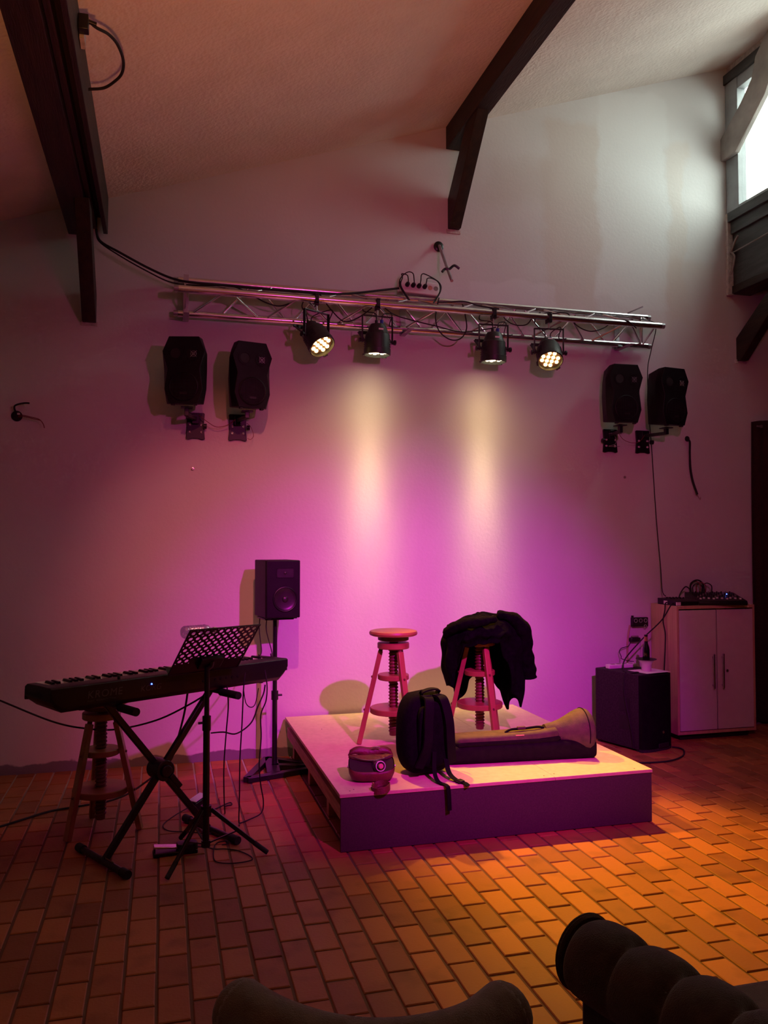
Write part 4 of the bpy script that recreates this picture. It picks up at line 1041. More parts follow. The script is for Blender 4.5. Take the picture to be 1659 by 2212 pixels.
ax = (DT.to_3x3() @ Vector((1, 0, 0))).normalized()
zx = Vector((0, 0, 1)); yx2 = ax.cross(zx)
Rb = Matrix((zx, yx2, ax)).transposed().to_4x4()
prof = [(0.012, -0.075), (0.026, -0.073), (0.030, -0.066)]
for i in range(7): prof += [(0.031, -0.060+i*0.014), (0.028, -0.053+i*0.014)]
prof += [(0.031, 0.040), (0.026, 0.062), (0.013, 0.080), (0.013, 0.095)]
MB().lathe(prof, 20, Rb).build('body', 'clear_plastic', pb, smooth=True)
MB().lathe([(0.014, 0.094), (0.0145, 0.108), (0.010, 0.109)], 16, Rb).build('cap', 'white_plastic', pb, smooth=True)

# ---- pedals on the floor
pd = thing('sustain_pedal', 'sustain pedal with a light metal tread near the music stand foot', 'pedal', (0.085, 4.275, 0.0005), radians(4))
MB().span((-0.115, -0.035, 0.0), (0.10, 0.035, 0.018)).build('base', 'black_plastic', pd, bevel=0.004)
MB().loft(superbox(0.105, 0.075, 0.055, 4, 28, 8), Matrix.Translation((0.05, 0, 0.0))).build('housing', 'black_plastic', pd, smooth=True)
MB().box((-0.05, 0, 0.038), (0.125, 0.046, 0.010), rot=(0, radians(6), 0)).build('tread', 'alu', pd, bevel=0.003)
MB().box((-0.107, 0, 0.024), (0.008, 0.03, 0.02)).build('tread_stop', 'black_plastic', pd)
pe = thing('expression_pedal', 'small black foot pedal with a pale tread behind the music stand', 'pedal', (0.215, 4.96, 0.0005), radians(40))
MB().loft([[(-0.05, -0.035, 0), (0.05, -0.035, 0), (0.05, 0.035, 0), (-0.05, 0.035, 0)], [(-0.047, -0.033, 0.04), (0.047, -0.033, 0.065), (0.047, 0.033, 0.065), (-0.047, 0.033, 0.04)]]).build('body', 'black_plastic', pe, bevel=0.004)
MB().box((0.0, 0, 0.060), (0.09, 0.06, 0.006), rot=(0, radians(-15), 0)).build('tread', 'white_plastic', pe, bevel=0.002)

# ================================================================== SUBWOOFER CORNER
sw = thing('subwoofer', 'large black subwoofer box beside the white cabinet', 'subwoofer', (3.572, 5.428, 0.0005), radians(17))
# local: front at y=0, x from -0.165..0.165, body to y=0.51
MB().span((-0.165, 0.03, 0.012), (0.165, 0.455, 0.565)).build('box', 'sub_black', sw, bevel=0.006)
fr = [(-0.165, 0.029)] + [(-0.160 + 0.320*i/16, -0.030*(1-((i-8)/8)**4) + 0.004) for i in range(17)] + [(0.165, 0.029)]
MB().prism(fr, 0.020, 0.557).build('front_grille', 'cloth_mesh', sw, smooth=True, angle=30)
MB().prism([(x*1.01, y-0.001) for x, y in fr], 0.0, 0.020).build('bottom_rim', 'sub_black', sw, smooth=True, angle=30)
for z in (0.330, 0.195):
    MB().span((-0.1665, 0.115, z-0.05), (-0.1645, 0.215, z+0.05)).build('side_vent', 'plinth_black', sw)
MB().cyl((0.03, -0.030, 0.135), (0.03, -0.034, 0.135), 0.010, n=16).build('badge', 'steel', sw, smooth=True)
MB().span((-0.02, -0.035, 0.0215), (0.09, -0.028, 0.055)).build('front_recess', 'plinth_black', sw, bevel=0.006)
for sx, sy in ((-0.14, 0.05), (0.14, 0.05), (-0.14, 0.43), (0.14, 0.43)):
    MB().cyl((sx, sy, 0.0), (sx, sy, 0.013), 0.02, n=12).build('rubber_foot', 'black_rubber', sw)
SWT = Matrix.Translation((3.572, 5.428, 0)) @ Matrix.Rotation(radians(17), 4, 'Z')
def on_sub(x, y, z=0.5665): return tuple(SWT @ Vector((x, y, z)))
p_ = MB().prism([(-0.075, 0.02), (0.160, 0.015), (0.155, 0.20), (-0.085, 0.21)], 0, 0.0012)
o = p_.build('paper_sheet', 'paper', None, loc=on_sub(0.0, 0.0), rz=radians(12)); tag(o, 'blank white paper sheet on top of the subwoofer', 'paper')
s2 = thing('power_strip', 'white power strip lying at the back of the subwoofer top', 'power strip', on_sub(-0.01, 0.33), radians(6))
MB().box((0, 0, 0.016), (0.26, 0.05, 0.032)).build('body', 'white_plastic', s2, bevel=0.005)
for i in range(4): MB().cyl((-0.08+0.055*i, 0, 0.032), (-0.08+0.055*i, 0, 0.0335), 0.019, n=16).build('socket', 'wire_grey', s2)
o = MB().loft(superbox(0.075, 0.03, 0.010, 4, 24, 6)).build('remote_control', 'black_plastic', None, smooth=True, loc=on_sub(-0.125, 0.10), rz=radians(10)); tag(o, 'slim dark remote control lying near the subwoofer edge', 'remote control')
pt = thing('vase', 'white flared vase with a dark rim on the paper', 'vase', on_sub(0.035, 0.125, 0.568))
MB().lathe([(0.033, 0.0), (0.035, 0.004), (0.036, 0.03), (0.041, 0.055), (0.056, 0.077), (0.066, 0.084)], 28, capt=False).build('body', 'ivory_pot', pt, smooth=True)
MB().lathe([(0.066, 0.0835), (0.076, 0.087), (0.077, 0.091), (0.064, 0.089), (0.045, 0.075), (0.02, 0.073)], 28, capb=False).build('rim', 'pot_rim', pt, smooth=True)
bt = thing('wine_bottle', 'dark bottle with gold foil standing in the white vase', 'bottle', on_sub(0.035, 0.125, 0.6415))
MB().lathe([(0.024, 0.0), (0.027, 0.004), (0.027, 0.085), (0.024, 0.105), (0.015, 0.135), (0.0125, 0.16), (0.0125, 0.188), (0.014, 0.189), (0.014, 0.199), (0.010, 0.2)], 22).build('glass', 'bottle_dark', bt, smooth=True)
MB().lathe([(0.0135, 0.150), (0.0130, 0.186)], 20, capb=False, capt=False).build('foil', 'gold_foil', bt, smooth=True)

# wall sockets above the subwoofer
so = thing('socket_block', 'black block of round wall sockets beside the cabinet', 'wall socket', (3.772, YW-0.002, 0.895))
MB().box((0, -0.018, 0), (0.145, 0.036, 0.075)).build('housing', 'black_plastic', so, bevel=0.006)
for i in range(3):
    MB().ring((0, 0, 0), 0.014, 0.003, 18, 6, Matrix.Translation((-0.045+0.045*i, -0.038, 0.012)) @ Euler((pi/2, 0, 0)).to_matrix().to_4x4()).build('socket_ring', 'galv', so, smooth=True)
MB().ring((0, 0, 0), 0.011, 0.003, 16, 6, Matrix.Translation((0.042, -0.038, -0.034)) @ Euler((pi/2, 0, 0)).to_matrix().to_4x4()).build('socket_ring', 'galv', so, smooth=True)
MB().cyl((-0.06, -0.012, 0.03), (-0.06, -0.012, 0.052), 0.010, n=12).build('gland', 'black_plastic', so, smooth=True)
s3 = thing('junction_box', 'small black junction box under the wall socket block', 'junction box', (3.727, YW-0.002, 0.752))
MB().loft(superbox(0.095, 0.04, 0.042, 4, 28, 8), Matrix.Translation((0, -0.02, -0.02))).build('housing', 'black_plastic', s3, smooth=True)
MB().box((0, -0.022, 0.026), (0.06, 0.02, 0.012)).build('lid', 'wire_grey', s3, bevel=0.003)
o = MB().tube(spline([(3.69, YW-0.012, 0.87), (3.675, YW-0.012, 0.80), (3.665, YW-0.012, 0.70), (3.664, YW-0.012, 0.55), (3.664, YW-0.012, 0.02)]), 0.008, 10).build('conduit_pipe', 'conduit', None, smooth=True); tag(o, 'thin reddish conduit pipe running down the wall from the socket block', 'pipe')
o = MB().tube(spline([(3.795, YW-0.012, 0.76), (3.797, YW-0.012, 0.70), (3.797, YW-0.012, 0.60), (3.797, YW-0.012, 0.02)]), 0.009, 10).build('conduit_pipe', 'white_plastic', None, smooth=True); tag(o, 'pale conduit pipe beside the cabinet below the sockets', 'pipe')
cable('mains_cable', 'thin cable zigzagging from the junction box to the subwoofer top', [(3.685, 5.955, 0.745), (3.66, 5.95, 0.705), (3.59, 5.94, 0.69), (3.565, 5.93, 0.665), (3.575, 5.92, 0.625), (3.565, 5.90, 0.612), (3.60, 5.85, 0.600), (3.62, 5.81, 0.600)], 0.003)

# ---- cabinet
cb = thing('cabinet', 'beech cabinet with two white doors against the back wall', 'cabinet', (4.245, 5.80, 0.0))
CX, CD, CZ = 0.358, 0.175, 1.045      # half width, half depth, height
MB().span((-CX, -CD, 0.045), (-CX+0.018, CD, CZ)).build('side_panel', 'cab_beech', cb, bevel=0.001)
MB().span((CX-0.018, -CD, 0.045), (CX, CD, CZ)).build('side_panel', 'cab_beech', cb, bevel=0.001)
MB().span((-CX+0.0185, -CD, CZ-0.024), (CX-0.0185, CD, CZ)).build('top_board', 'cab_beech', cb, bevel=0.001)
MB().span((-CX+0.0185, -CD, 0.045), (CX-0.0185, CD, 0.068)).build('bottom_board', 'cab_beech', cb, bevel=0.001)
MB().span((-CX+0.02, CD-0.012, 0.07), (CX-0.02, CD-0.002, CZ-0.025)).build('back_board', 'cab_beech', cb)
MB().span((-0.008, -CD+0.014, 0.07), (0.008, CD-0.014, CZ-0.026)).build('divider', 'plinth_black', cb)
MB().span((-CX+0.04, -CD+0.035, 0.0), (CX-0.05, CD-0.02, 0.044)).build('plinth', 'plinth_black', cb)
for s in (-1, 1):
    d = MB().span((0.006 if s > 0 else -CX+0.022, -CD-0.004, 0.074), (CX-0.022 if s > 0 else -0.006, -CD+0.012, CZ-0.034)).build('door', 'cab_white', cb, bevel=0.0015)
    hx = 0.043*s
    h = MB(); h.box((hx, -CD-0.026, 0.53), (0.014, 0.010, 0.27)); h.box((hx, -CD-0.015, 0.64), (0.010, 0.02, 0.010)); h.box((hx, -CD-0.015, 0.42), (0.010, 0.02, 0.010))
    h.build('handle', 'steel', d, bevel=0.002)
    if s > 0: MB().cyl((0.088, -CD-0.006, 0.53), (0.088, -CD-0.013, 0.53), 0.010, n=14).build('lock', 'steel', d, smooth=True)

# ---- audio gear on the cabinet
mx = thing('mixing_desk', 'black mixing desk with faders sloping at the right on top of the cabinet', 'mixer', (4.345, 5.765, CZ+0.0005), radians(-16))
Tm = Matrix(((0,0,1,0),(1,0,0,0),(0,1,0,0),(0,0,0,1)))
MB().prism([(-0.17, 0.0), (0.17, 0.0), (0.17, 0.085), (0.10, 0.085), (-0.165, 0.036), (-0.175, 0.018)], -0.19, 0.19, Tm).build('body', 'black_plastic', mx, bevel=0.004)
sl = atan2(0.049, 0.265)
def on_mx(x, y): return (x, y, 0.036 + (y+0.165)*tan(sl) + 0.001)
for i in range(10):
    for j in range(5):
        p = on_mx(-0.165+0.035*i, 0.085-0.038*j)
        MB().cyl(p, (p[0], p[1]-0.003, p[2]+0.013), 0.0055, 0.0045, n=8).build('knob', 'wire_grey' if (i+j) % 4 == 0 else 'black_rubber', mx, smooth=True)
    p = on_mx(-0.165+0.035*i, -0.125 + 0.012*((i*5) % 3))
    MB().box((p[0], p[1], p[2]+0.006), (0.012, 0.020, 0.012)).build('fader_cap', 'white_plastic', mx, bevel=0.001)
p = on_mx(0.10, 0.02); MB().cyl(p, (p[0], p[1], p[2]+0.010), 0.004, n=8).build('status_led', 'led_blue', mx)
for i, (x, hh, m) in enumerate(((-0.15, 0.10, 'black_rubber'), (-0.075, 0.09, 'wire_red'), (-0.06, 0.07, 'black_rubber'), (-0.03, 0.08, 'wire_red'), (0.02, 0.075, 'black_rubber'))):
    sub_cable('jack_lead', [(x, 0.13, 0.085), (x, 0.13, 0.085+hh*0.7), (x-0.03 if i else x+0.06, 0.15, 0.085+hh), (x-0.06 if i else x+0.11, 0.165, 0.085+hh*0.7), (x-0.065 if i else x+0.12, 0.15, 0.085)], 0.0045 if i else 0.007, mx, m)
am = thing('audio_interface', 'flat black audio box with a white sticker beside the mixing desk', 'audio device', (3.998, 5.765, CZ+0.0005), radians(4))
MB().prism([(-0.11, 0.0), (0.12, 0.0), (0.12, 0.05), (-0.09, 0.042), (-0.115, 0.03)], -0.105, 0.105, Tm).build('body', 'black_plastic', am, bevel=0.003)
for i in range(5):
    for j in range(2): MB().cyl((-0.06+0.03*i, 0.06-0.05*j, 0.046), (-0.06+0.03*i, 0.06-0.05*j, 0.058), 0.0065, n=8).build('knob', 'black_rubber', am, smooth=True)
MB().box((-0.1055, 0.02, 0.020), (0.001, 0.045, 0.026)).build('sticker', 'paper', am)
MB().box((-0.088, -0.113, 0.016), (0.04, 0.008, 0.026)).build('sticker', 'paper', am)
MB().box((-0.02, 0.10, 0.052), (0.05, 0.012, 0.004)).build('metal_strip', 'steel', am)

# ================================================================== CABLES
def tcable(n, l, pts, r): return cable(n, l, [S(p) for p in pts], r)
tcable('power_cable', 'thick black cable sagging from the left beam along the truss to the power strip',
      [(-0.45, 5.80, 3.66), (-0.42, 5.78, 3.575), (-0.29, 5.76, 3.50), (-0.109, 5.75, 3.41), (0.05, 5.73, 3.345), (0.199, 5.66, 3.305), (0.387, 5.66, 3.305), (0.579, 5.64, 3.295), (0.774, 5.64, 3.295), (0.972, 5.65, 3.298), (1.174, 5.68, 3.312), (1.345, 5.72, 3.345), (1.55, 5.78, 3.40), (1.68, 5.80, 3.43)], 0.0085)
tcable('power_cable', 'second thinner black cable beside the thick one at the left beam',
      [(-0.447, 5.82, 3.66), (-0.43, 5.80, 3.58), (-0.30, 5.775, 3.488), (-0.12, 5.77, 3.395), (0.05, 5.76, 3.325), (0.25, 5.74, 3.315), (0.45, 5.73, 3.325), (0.60, 5.74, 3.27), (0.70, 5.72, 3.22), (0.80, 5.72, 3.21), (0.93, 5.68, 3.26), (1.03, 5.67, 3.296)], 0.005)
tcable('lamp_cable', 'black cable drooping inside the truss between the middle lamps', [(1.50, 5.72, 3.29), (1.62, 5.75, 3.22), (1.75, 5.76, 3.19), (1.95, 5.74, 3.15), (2.15, 5.74, 3.12), (2.35, 5.72, 3.15), (2.42, 5.72, 3.17)], 0.0045)
tcable('lamp_cable', 'black cable hanging in a loop below the power strip', [(1.98, 5.76, 3.37), (1.94, 5.72, 3.20), (1.97, 5.71, 3.10), (2.05, 5.70, 3.045), (2.13, 5.70, 3.06), (2.18, 5.71, 3.14), (2.17, 5.72, 3.26), (2.16, 5.74, 3.33)], 0.005)
tcable('lamp_cable', 'black cable resting on the truss right of the power strip', [(1.96, 5.74, 3.33), (2.05, 5.73, 3.335), (2.16, 5.70, 3.34), (2.26, 5.68, 3.31), (2.34, 5.66, 3.297), (2.42, 5.66, 3.293)], 0.005)
tcable('lamp_cable', 'black cable looping between the third and rightmost lamps', [(2.42, 5.67, 3.29), (2.50, 5.70, 3.22), (2.58, 5.70, 3.19), (2.66, 5.69, 3.20), (2.71, 5.68, 3.26), (2.76, 5.66, 3.29)], 0.0045)
tcable('lamp_cable', 'thin black cable hanging left of the second lamp', [(1.06, 5.66, 3.295), (1.15, 5.70, 3.20), (1.25, 5.72, 3.13), (1.36, 5.72, 3.17), (1.45, 5.70, 3.24)], 0.0045)
tcable('lamp_cable', 'black cable drooping near the right end of the truss', [(2.86, 5.68, 3.29), (2.98, 5.66, 3.30), (3.08, 5.69, 3.22), (3.20, 5.70, 3.185), (3.32, 5.70, 3.22), (3.40, 5.68, 3.28), (3.48, 5.63, 3.27), (3.56, 5.625, 3.215)], 0.0045)
cable('hanging_cable', 'long thin black cable hanging from the truss end to the cabinet', [(3.66, 5.74, 3.32), (3.76, 5.76, 3.325), (3.85, 5.80, 3.29), (3.885, 5.93, 3.12), (3.875, 5.965, 2.96), (3.885, 5.968, 2.60), (3.905, 5.968, 2.35), (3.94, 5.965, 1.75), (3.965, 5.95, 1.35), (3.965, 5.93, 1.15), (3.97, 5.89, 1.105)], 0.0035)
cable('cable_loop', 'black cable loop sticking out beside the left ceiling beam', [(-0.33, 3.86, 3.895), (-0.308, 3.87, 3.885), (-0.262, 3.93, 3.90), (-0.226, 4.02, 3.91), (-0.206, 4.16, 3.916), (-0.219, 4.27, 3.91), (-0.262, 4.335, 3.895), (-0.312, 4.375, 3.88), (-0.375, 4.37, 3.862), (-0.40, 4.37, 3.855)], 0.0075)
cp = thing('cable_clip', 'dark cable clamp fixed on the left ceiling beam', 'clamp', (-0.383, 3.83, 3.87))
MB().box((0.022, 0.0, 0.0), (0.044, 0.05, 0.07)).build('body', 'black_metal', cp, bevel=0.003)
MB().cyl((0.04, 0, 0.015), (0.075, 0.01, 0.012), 0.010, n=10).build('screw', 'black_metal', cp, smooth=True)
MB().box((0.012, 0.07, -0.02), (0.02, 0.09, 0.06)).build('torn_tape', 'plaster_edge', cp)
cable('audio_cable', 'black cable sagging from the left edge to the keyboard underside', [(-0.95, 4.78, 0.77), (-0.80, 4.76, 0.70), (-0.56, 4.76, 0.585), (-0.40, 4.78, 0.535), (-0.235, 4.80, 0.515), (-0.02, 4.72, 0.57), (0.16, 4.62, 0.67), (0.30, 4.52, 0.775)], 0.005)
cable('audio_cable', 'black cable lying on the brick floor at the left edge', [(-0.95, 4.80, 0.007), (-0.83, 4.90, 0.007), (-0.72, 5.00, 0.007), (-0.60, 5.10, 0.007), (-0.42, 5.16, 0.007), (-0.30, 5.20, 0.007), (-0.18, 5.25, 0.03), (-0.05, 5.30, 0.10), (0.06, 5.2, 0.22), (0.10, 5.0, 0.40), (0.13, 4.75, 0.60), (0.145, 4.55, 0.785)], 0.006)
cable('audio_cable', 'thin cable falling from the keyboard to a knot on the floor', [(0.335, 4.40, 0.80), (0.34, 4.36, 0.70), (0.335, 4.42, 0.55), (0.33, 4.5, 0.35), (0.34, 4.6, 0.15), (0.36, 4.80, 0.010), (0.37, 4.93, 0.005), (0.41, 4.95, 0.006), (0.40, 4.99, 0.006), (0.34, 4.93, 0.005), (0.28, 4.86, 0.005)], 0.0035)
cable('audio_cable', 'thin cable hanging straight down from the keyboard back', [(0.43, 4.40, 0.86), (0.42, 4.38, 0.78), (0.415, 4.40, 0.60), (0.41, 4.45, 0.40), (0.415, 4.52, 0.20), (0.42, 4.60, 0.03), (0.425, 4.62, 0.005), (0.42, 4.58, 0.0045)], 0.0035)
cable('audio_cable', 'wavy thin cable dropping at the right end of the keyboard', [(0.54, 4.46, 0.86), (0.55, 4.44, 0.78), (0.545, 4.44, 0.70), (0.52, 4.46, 0.62), (0.525, 4.48, 0.50), (0.52, 4.52, 0.35), (0.535, 4.58, 0.22), (0.56, 4.66, 0.10), (0.55, 4.68, 0.03), (0.48, 4.66, 0.006), (0.43, 4.62, 0.005)], 0.0035)
cable('audio_cable', 'cable looping from the music stand pole up to the keyboard', [(0.245, 4.20, 0.60), (0.31, 4.27, 0.585), (0.38, 4.33, 0.56), (0.46, 4.38, 0.60), (0.50, 4.41, 0.68), (0.53, 4.43, 0.74), (0.54, 4.44, 0.785)], 0.0038)
cable('audio_cable', 'small loop of thin cable below the keyboard arm', [(0.42, 4.38, 0.775), (0.43, 4.36, 0.71), (0.455, 4.36, 0.685), (0.48, 4.37, 0.70), (0.50, 4.40, 0.775)], 0.0025)
cable('speaker_lead', 'left thin lead from the studio monitor down to the keyboard', [(0.645, 5.62, 1.03), (0.64, 5.60, 0.95), (0.62, 5.3, 0.86), (0.57, 4.95, 0.87), (0.53, 4.66, 0.915)], 0.0035)
cable('speaker_lead', 'right thin lead from the studio monitor down to the keyboard', [(0.69, 5.60, 1.03), (0.685, 5.58, 0.95), (0.68, 5.25, 0.85), (0.64, 4.95, 0.85), (0.60, 4.68, 0.915)], 0.0035)
cable('pedal_cable', 'thin pedal cable curling on the bricks beside the music stand', [(0.185, 4.28, 0.02), (0.235, 4.30, 0.005), (0.27, 4.27, 0.004), (0.32, 4.26, 0.004), (0.38, 4.22, 0.004), (0.43, 4.14, 0.004), (0.435, 4.08, 0.004), (0.36, 4.06, 0.004), (0.29, 4.08, 0.004), (0.26, 4.13, 0.004), (0.265, 4.25, 0.008), (0.285, 4.35, 0.004), (0.33, 4.37, 0.004), (0.34, 4.33, 0.004), (0.31, 4.32, 0.004)], 0.0028)
cable('pedal_cable', 'thin cable looping on the floor left of the music stand', [(0.17, 4.93, 0.02), (0.08, 4.84, 0.004), (0.02, 4.70, 0.004), (0.05, 4.60, 0.004), (0.14, 4.56, 0.004), (0.25, 4.50, 0.004), (0.34, 4.46, 0.004)], 0.0028)
cable('audio_cable', 'black cable running from the audio box down the cabinet side', [(3.915, 5.76, 1.065), (3.88, 5.76, 1.06), (3.872, 5.76, 1.00), (3.862, 5.77, 0.92), (3.874, 5.76, 0.82), (3.872, 5.76, 0.72), (3.865, 5.76, 0.60), (3.862, 5.78, 0.30), (3.862, 5.78, 0.02)], 0.005)
cable('audio_cable', 'black cable slanting from the cabinet top across to the subwoofer side', [(3.93, 5.70, 1.064), (3.875, 5.68, 1.05), (3.80, 5.70, 0.93), (3.66, 5.74, 0.79), (3.49, 5.72, 0.64), (3.40, 5.60, 0.578), (3.375, 5.53, 0.5725), (3.358, 5.518, 0.555), (3.355, 5.52, 0.45), (3.362, 5.50, 0.32), (3.376, 5.46, 0.15), (3.385, 5.45, 0.02)], 0.005)
cable('floor_cable', 'black cable curving on the floor in front of the subwoofer', [(3.72, 5.46, 0.006), (3.755, 5.41, 0.006), (3.73, 5.33, 0.006), (3.62, 5.20, 0.006), (3.45, 5.12, 0.006), (3.25, 5.13, 0.006), (3.0, 5.20, 0.006)], 0.006)
cable('audio_cable', 'short thick lead arching from the audio box to the mixing desk', [(4.06, 5.84, 1.10), (4.09, 5.86, 1.135), (4.14, 5.87, 1.18), (4.17, 5.86, 1.165), (4.18, 5.84, 1.13)], 0.005)

# ================================================================== WALL FITTINGS
fp = thing('pipe_stub', 'grey threaded pipe with a wing hook sticking out of the wall above the truss', 'pipe', (2.054, YW-0.002, 3.842))
Rw = Euler((pi/2, 0, 0)).to_matrix().to_4x4()
MB().lathe([(0.040, 0.0), (0.040, 0.008), (0.034, 0.012), (0.018, 0.014), (0.016, 0.025)], 24, Rw).build('flange', 'black_metal', fp, smooth=True)
MB().cyl((0, -0.02, 0), (-0.035, -0.40, -0.395), 0.0115, n=12).build('rod', 'galv', fp, smooth=True)
MB().tube(spline([(-0.075, -0.30, -0.30), (-0.05, -0.295, -0.275), (-0.02, -0.30, -0.275), (0.02, -0.30, -0.245), (0.06, -0.30, -0.265)]), 0.010, 8).build('wing_hook', 'black_metal', fp, smooth=True)
wh = thing('wire_outlet', 'round wall hole with loose bare wires at the left edge', 'wire outlet', (-0.955, YW-0.002, 2.398))
MB().lathe([(0.036, 0.0), (0.036, 0.004), (0.028, 0.005), (0.026, -0.02)], 20, Rw, capt=False).build('ring', 'black_plastic', wh, smooth=True)
MB().lathe([(0.030, 0.0005), (0.026, 0.0025), (0.005, 0.003)], 20, Rw).build('hole', 'plinth_black', wh, smooth=True)
MB().tube(spline([(-0.005, -0.004, 0.02), (-0.012, -0.03, 0.05), (0.0, -0.045, 0.068), (0.05, -0.05, 0.082), (0.085, -0.05, 0.083)]), 0.006, 8).build('wire', 'black_rubber', wh, smooth=True)
MB().tube(spline([(0.01, -0.004, 0.0), (0.04, -0.03, 0.003), (0.10, -0.04, -0.010), (0.145, -0.04, -0.022), (0.17, -0.04, -0.05), (0.18, -0.04, -0.08)]), 0.003, 6).build('wire', 'wire_red', wh, smooth=True)
MB().tube(spline([(0.01, -0.004, -0.006), (0.05, -0.03, -0.006), (0.11, -0.04, -0.020), (0.15, -0.04, -0.028)]), 0.003, 6).build('wire', 'wire_red', wh, smooth=True)
MB().box((0.012, -0.012, 0.014), (0.018, 0.010, 0.012)).build('terminal', 'white_plastic', wh, bevel=0.002)
cw = thing('wall_cable', 'short dark cable stub hanging from a wall hole near the curtain', 'cable', (4.257, YW-0.002, 2.414))
MB().lathe([(0.024, 0.0), (0.022, 0.003), (0.004, 0.0035)], 20, Rw).build('hole', 'plinth_black', cw, smooth=True)
MB().tube(spline([(0.0, -0.004, -0.005), (0.004, -0.03, -0.03), (0.008, -0.022, -0.12), (0.016, -0.016, -0.25), (0.035, -0.02, -0.36), (0.07, -0.03, -0.47)]), [0.008]*20+[0.009]*21, 8).build('sheath', 'black_rubber', cw, smooth=True)
MB().tube(spline([(0.07, -0.03, -0.47), (0.095, -0.03, -0.51), (0.103, -0.03, -0.49)]), 0.0018, 6).build('bare_wire', 'wire_red', cw, smooth=True)
for x, z, lab in ((0.205, 2.067, 'small plastic wall plug left under the left loudspeakers'), (3.661, 2.078, 'tiny dark screw in the wall under the right loudspeakers')):
    o = MB().lathe([(0.010, 0.0), (0.011, 0.004), (0.006, 0.005), (0.005, 0.002)], 14, Rw).build('wall_plug', 'washer' if x < 1 else 'wire_grey', None, smooth=True, loc=(x, YW-0.002, z)); tag(o, lab, 'wall plug')
bnd = thing('tied_cord', 'grey cord knotted around the dark beam below the window', 'cord', (4.70, 5.90, 4.0))
MB().tube(spline([(-0.012, 0.06, 0.02), (-0.014, 0.03, 0.05), (-0.012, 0.0, 0.10), (-0.014, -0.05, 0.14)]), 0.010, 8).build('tail', 'strut_grey', bnd, smooth=True)
MB().tube(spline([(-0.014, 0.05, 0.03), (-0.016, 0.02, 0.01), (-0.014, 0.0, -0.03), (-0.012, 0.03, -0.12), (-0.012, 0.06, -0.16)]), 0.008, 8).build('tail', 'strut_grey', bnd, smooth=True)
MB().tube(spline([(-0.008, 0.04, 0.02), (-0.006, -0.2, 0.03), (-0.006, -0.8, 0.05), (-0.006, -1.6, 0.05)]), 0.006, 8).build('cord', 'strut_grey', bnd, smooth=True)
# ---- dark curtain at the right edge
ct = thing('curtain', 'dark maroon curtain hanging flat against the wall at the right edge', 'curtain', (5.30, YW-0.05, 0.0))
rings = []
for j in range(25):
    v = j/24; ring = []
    for i in range(49):
        u = i/48
        x = -0.44 + 0.90*u - 0.014*sin(pi*v)*(1-u) + 0.012*(1-v)*(1-u)
        z = 0.03 + 2.545*v + 0.015*sin(pi*min(1, u*3))*v
        ring.append((x, 0.018*sin(u*26+0.8)*(0.5+0.5*(1-v)) + 0.012*sin(u*61), z))
    rings.append(ring)
mb = MB(); mb.loft(rings, caps=False, closed=False)
o = mb.build('cloth', 'curtain', ct, smooth=True, angle=180); sd = o.modifiers.new('solid', 'SOLIDIFY'); sd.thickness = 0.004
MB().cyl((-0.36, -0.01, 2.535), (-0.36, -0.025, 2.535), 0.014, n=14).build('pin', 'galv', ct, smooth=True)
MB().box((-0.385, -0.02, 2.535), (0.04, 0.008, 0.014)).build('pin_tab', 'galv', ct)
MB().cyl((-0.36, -0.012, 2.535), (-0.36, 0.046, 2.535), 0.004, n=8).build('pin_shaft', 'galv', ct)

# ================================================================== SEATS IN THE FOREGROUND
# tufted sofa arm (bottom right)
so_ = thing('tufted_sofa', 'dark button-tufted sofa with a rolled arm in the bottom right corner', 'sofa', (1.45, 1.25, 0.0), radians(0))
A0, A1 = Vector((0.912, 1.655, 0.645)), Vector((1.075, 1.02, 0.645))
so_o = Vector((1.45, 1.25, 0.0))
ad = (A1-A0); AL = ad.length; ad.normalize(); side = ad.cross(Vector((0, 0, 1))).normalized()   # points to -x side
if side.x > 0: side = -side
rings = []; NP = 5; nS = 90; nK = 40
for i in range(nS+1):
    s = i/nS; c = A0 + ad*(AL*s) - so_o
    ph = s*NP
    ring = []
    for k in range(nK):
        a = 2*pi*k/nK          # 0 = towards -x side, pi/2 = up
        pinch = abs(sin(pi*ph))**0.45
        w = max(0.0, sin(a)*0.9 + 0.35)
        r = 0.088*(1 - 0.20*(1-pinch)*min(1, w+0.2))
        # button dimples on the crest
        dph = abs((ph % 1.0)-0.0); dph = min(dph, 1-dph)
        dim = math.exp(-((dph/0.10)**2) - (((a-1.95)/0.34)**2))
        r -= 0.030*dim
        end = 1.0
        if s < 0.03: end = sqrt(max(0.0, 1-((0.03-s)/0.03)**2))*0.12+0.88
        p = c + side*(r*end*cos(a)) + Vector((0, 0, r*end*sin(a)))
        ring.append(tuple(p))
    rings.append(ring)
MB().loft(rings).build('arm_roll', 'velvet', so_, smooth=True, angle=180)
e0 = A0 - so_o
MB().lathe([(0.079, -0.004), (0.083, 0.002), (0.081, 0.010), (0.074, 0.012)], 36, Matrix.Translation(e0 - ad*0.004) @ (-ad).to_track_quat('Z', 'Y').to_matrix().to_4x4()).build('arm_end_cap', 'velvet', so_, smooth=True)
MB().tube([tuple(e0 - ad*0.012 + side*(0.081*cos(2*pi*k/36)) + Vector((0, 0, 0.081*sin(2*pi*k/36)))) for k in range(37)], 0.0035, 6).build('piping', 'velvet', so_, smooth=True)
for i in range(1, NP):
    p = A0 + ad*(AL*i/NP) - so_o + side*(0.062*cos(1.95)) + Vector((0, 0, 0.062*sin(1.95)))
    MB().ball(tuple(p), (0.009, 0.009, 0.006), 12, 6).build('button', 'velvet', so_, smooth=True)
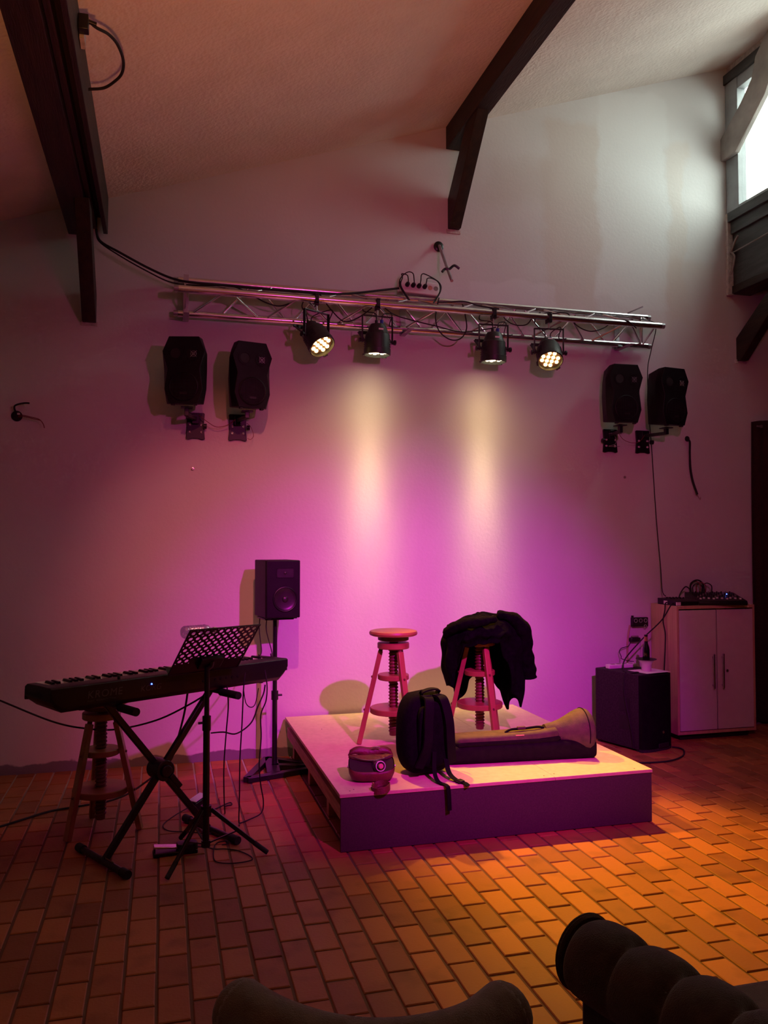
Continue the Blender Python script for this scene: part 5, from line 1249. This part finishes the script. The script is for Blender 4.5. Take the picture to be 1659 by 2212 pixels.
# panel under the roll
q0, q1 = A0 - so_o, A1 - so_o
pn = []
for p, lo in ((q0 + ad*0.004, 0), (q1, 0)):
    o_, i_ = p + side*0.030, p - side*0.085
    pn.append([(o_.x, o_.y, 0.06), (i_.x, i_.y, 0.06), (i_.x, i_.y, 0.62), (o_.x, o_.y, 0.62)])
MB().loft(pn).build('arm_panel', 'velvet', so_, bevel=0.012)
MB().span((-0.38, -0.15, 0.12), (0.85, 0.545, 0.33)).build('seat_base', 'velvet', so_, bevel=0.02)
MB().span((-0.375, -0.16, 0.33), (0.85, 0.555, 0.45)).build('seat_cushion', 'velvet_grey', so_, bevel=0.035, seg=4)
MB().span((-0.42, -0.42, 0.06), (0.85, -0.17, 0.64)).build('back', 'velvet', so_, bevel=0.05, seg=4)
for x, y in ((-0.45, 0.36), (0.78, 0.48), (-0.36, -0.36), (0.78, -0.36)):
    MB().cyl((x, y, 0.0), (x, y, 0.13), 0.016, 0.024, n=12).build('leg', 'black_metal', so_, smooth=True)

# barrel armchair (bottom centre), seen from behind
ch = thing('barrel_armchair', 'dark grey-brown armchair with a curved padded back at the bottom edge', 'armchair', (0.39, 1.72, 0.0))
oC = Vector((0.39, 1.72, 0.0))
bk = [Vector(p) - oC for p in ((0.150, 1.600, 0.664), (0.205, 1.530, 0.660), (0.290, 1.470, 0.652), (0.385, 1.436, 0.648), (0.480, 1.424, 0.650), (0.560, 1.430, 0.656), (0.630, 1.462, 0.664))]
P = spline(bk, 6); n_ = len(P)
rr = []
for i in range(n_):
    s = i/(n_-1); e = min(s, 1-s)
    rr.append(0.058*(1.0 - 0.10*sin(pi*s)))
MB().tube(P, rr, 20).build('back_roll', 'velvet_grey', ch, smooth=True, angle=180)
for q, d in ((P[0], P[0]-P[1]), (P[-1], P[-1]-P[-2])):
    MB().ball((0, 0, 0), (0.058, 0.058, 0.042), 20, 10, Matrix.Translation(q) @ d.to_track_quat('Z', 'Y').to_matrix().to_4x4()).build('roll_end', 'velvet_grey', ch, smooth=True, angle=180)
rg = []
for p in P:
    nrm = Vector((p.x*1.0, p.y - 0.05, 0)).normalized()
    o_, i_ = p + nrm*0.035, p - nrm*0.035
    rg.append([(o_.x, o_.y, 0.10), (o_.x, o_.y, 0.64), (i_.x, i_.y, 0.64), (i_.x, i_.y, 0.10)])
MB().loft(rg).build('back_shell', 'velvet_grey', ch, smooth=True, angle=50)
MB().loft(superbox(0.42, 0.42, 0.22, 5, 40, 12), Matrix.Translation((0.0, 0.02, 0.12))).build('seat', 'velvet_grey', ch, smooth=True, angle=180)
for x, y in ((-0.15, -0.12), (0.15, -0.14), (-0.15, 0.16), (0.15, 0.16)):
    MB().cyl((x, y, 0.0), (x, y, 0.14), 0.012, 0.018, n=12).build('leg', 'black_metal', ch, smooth=True)
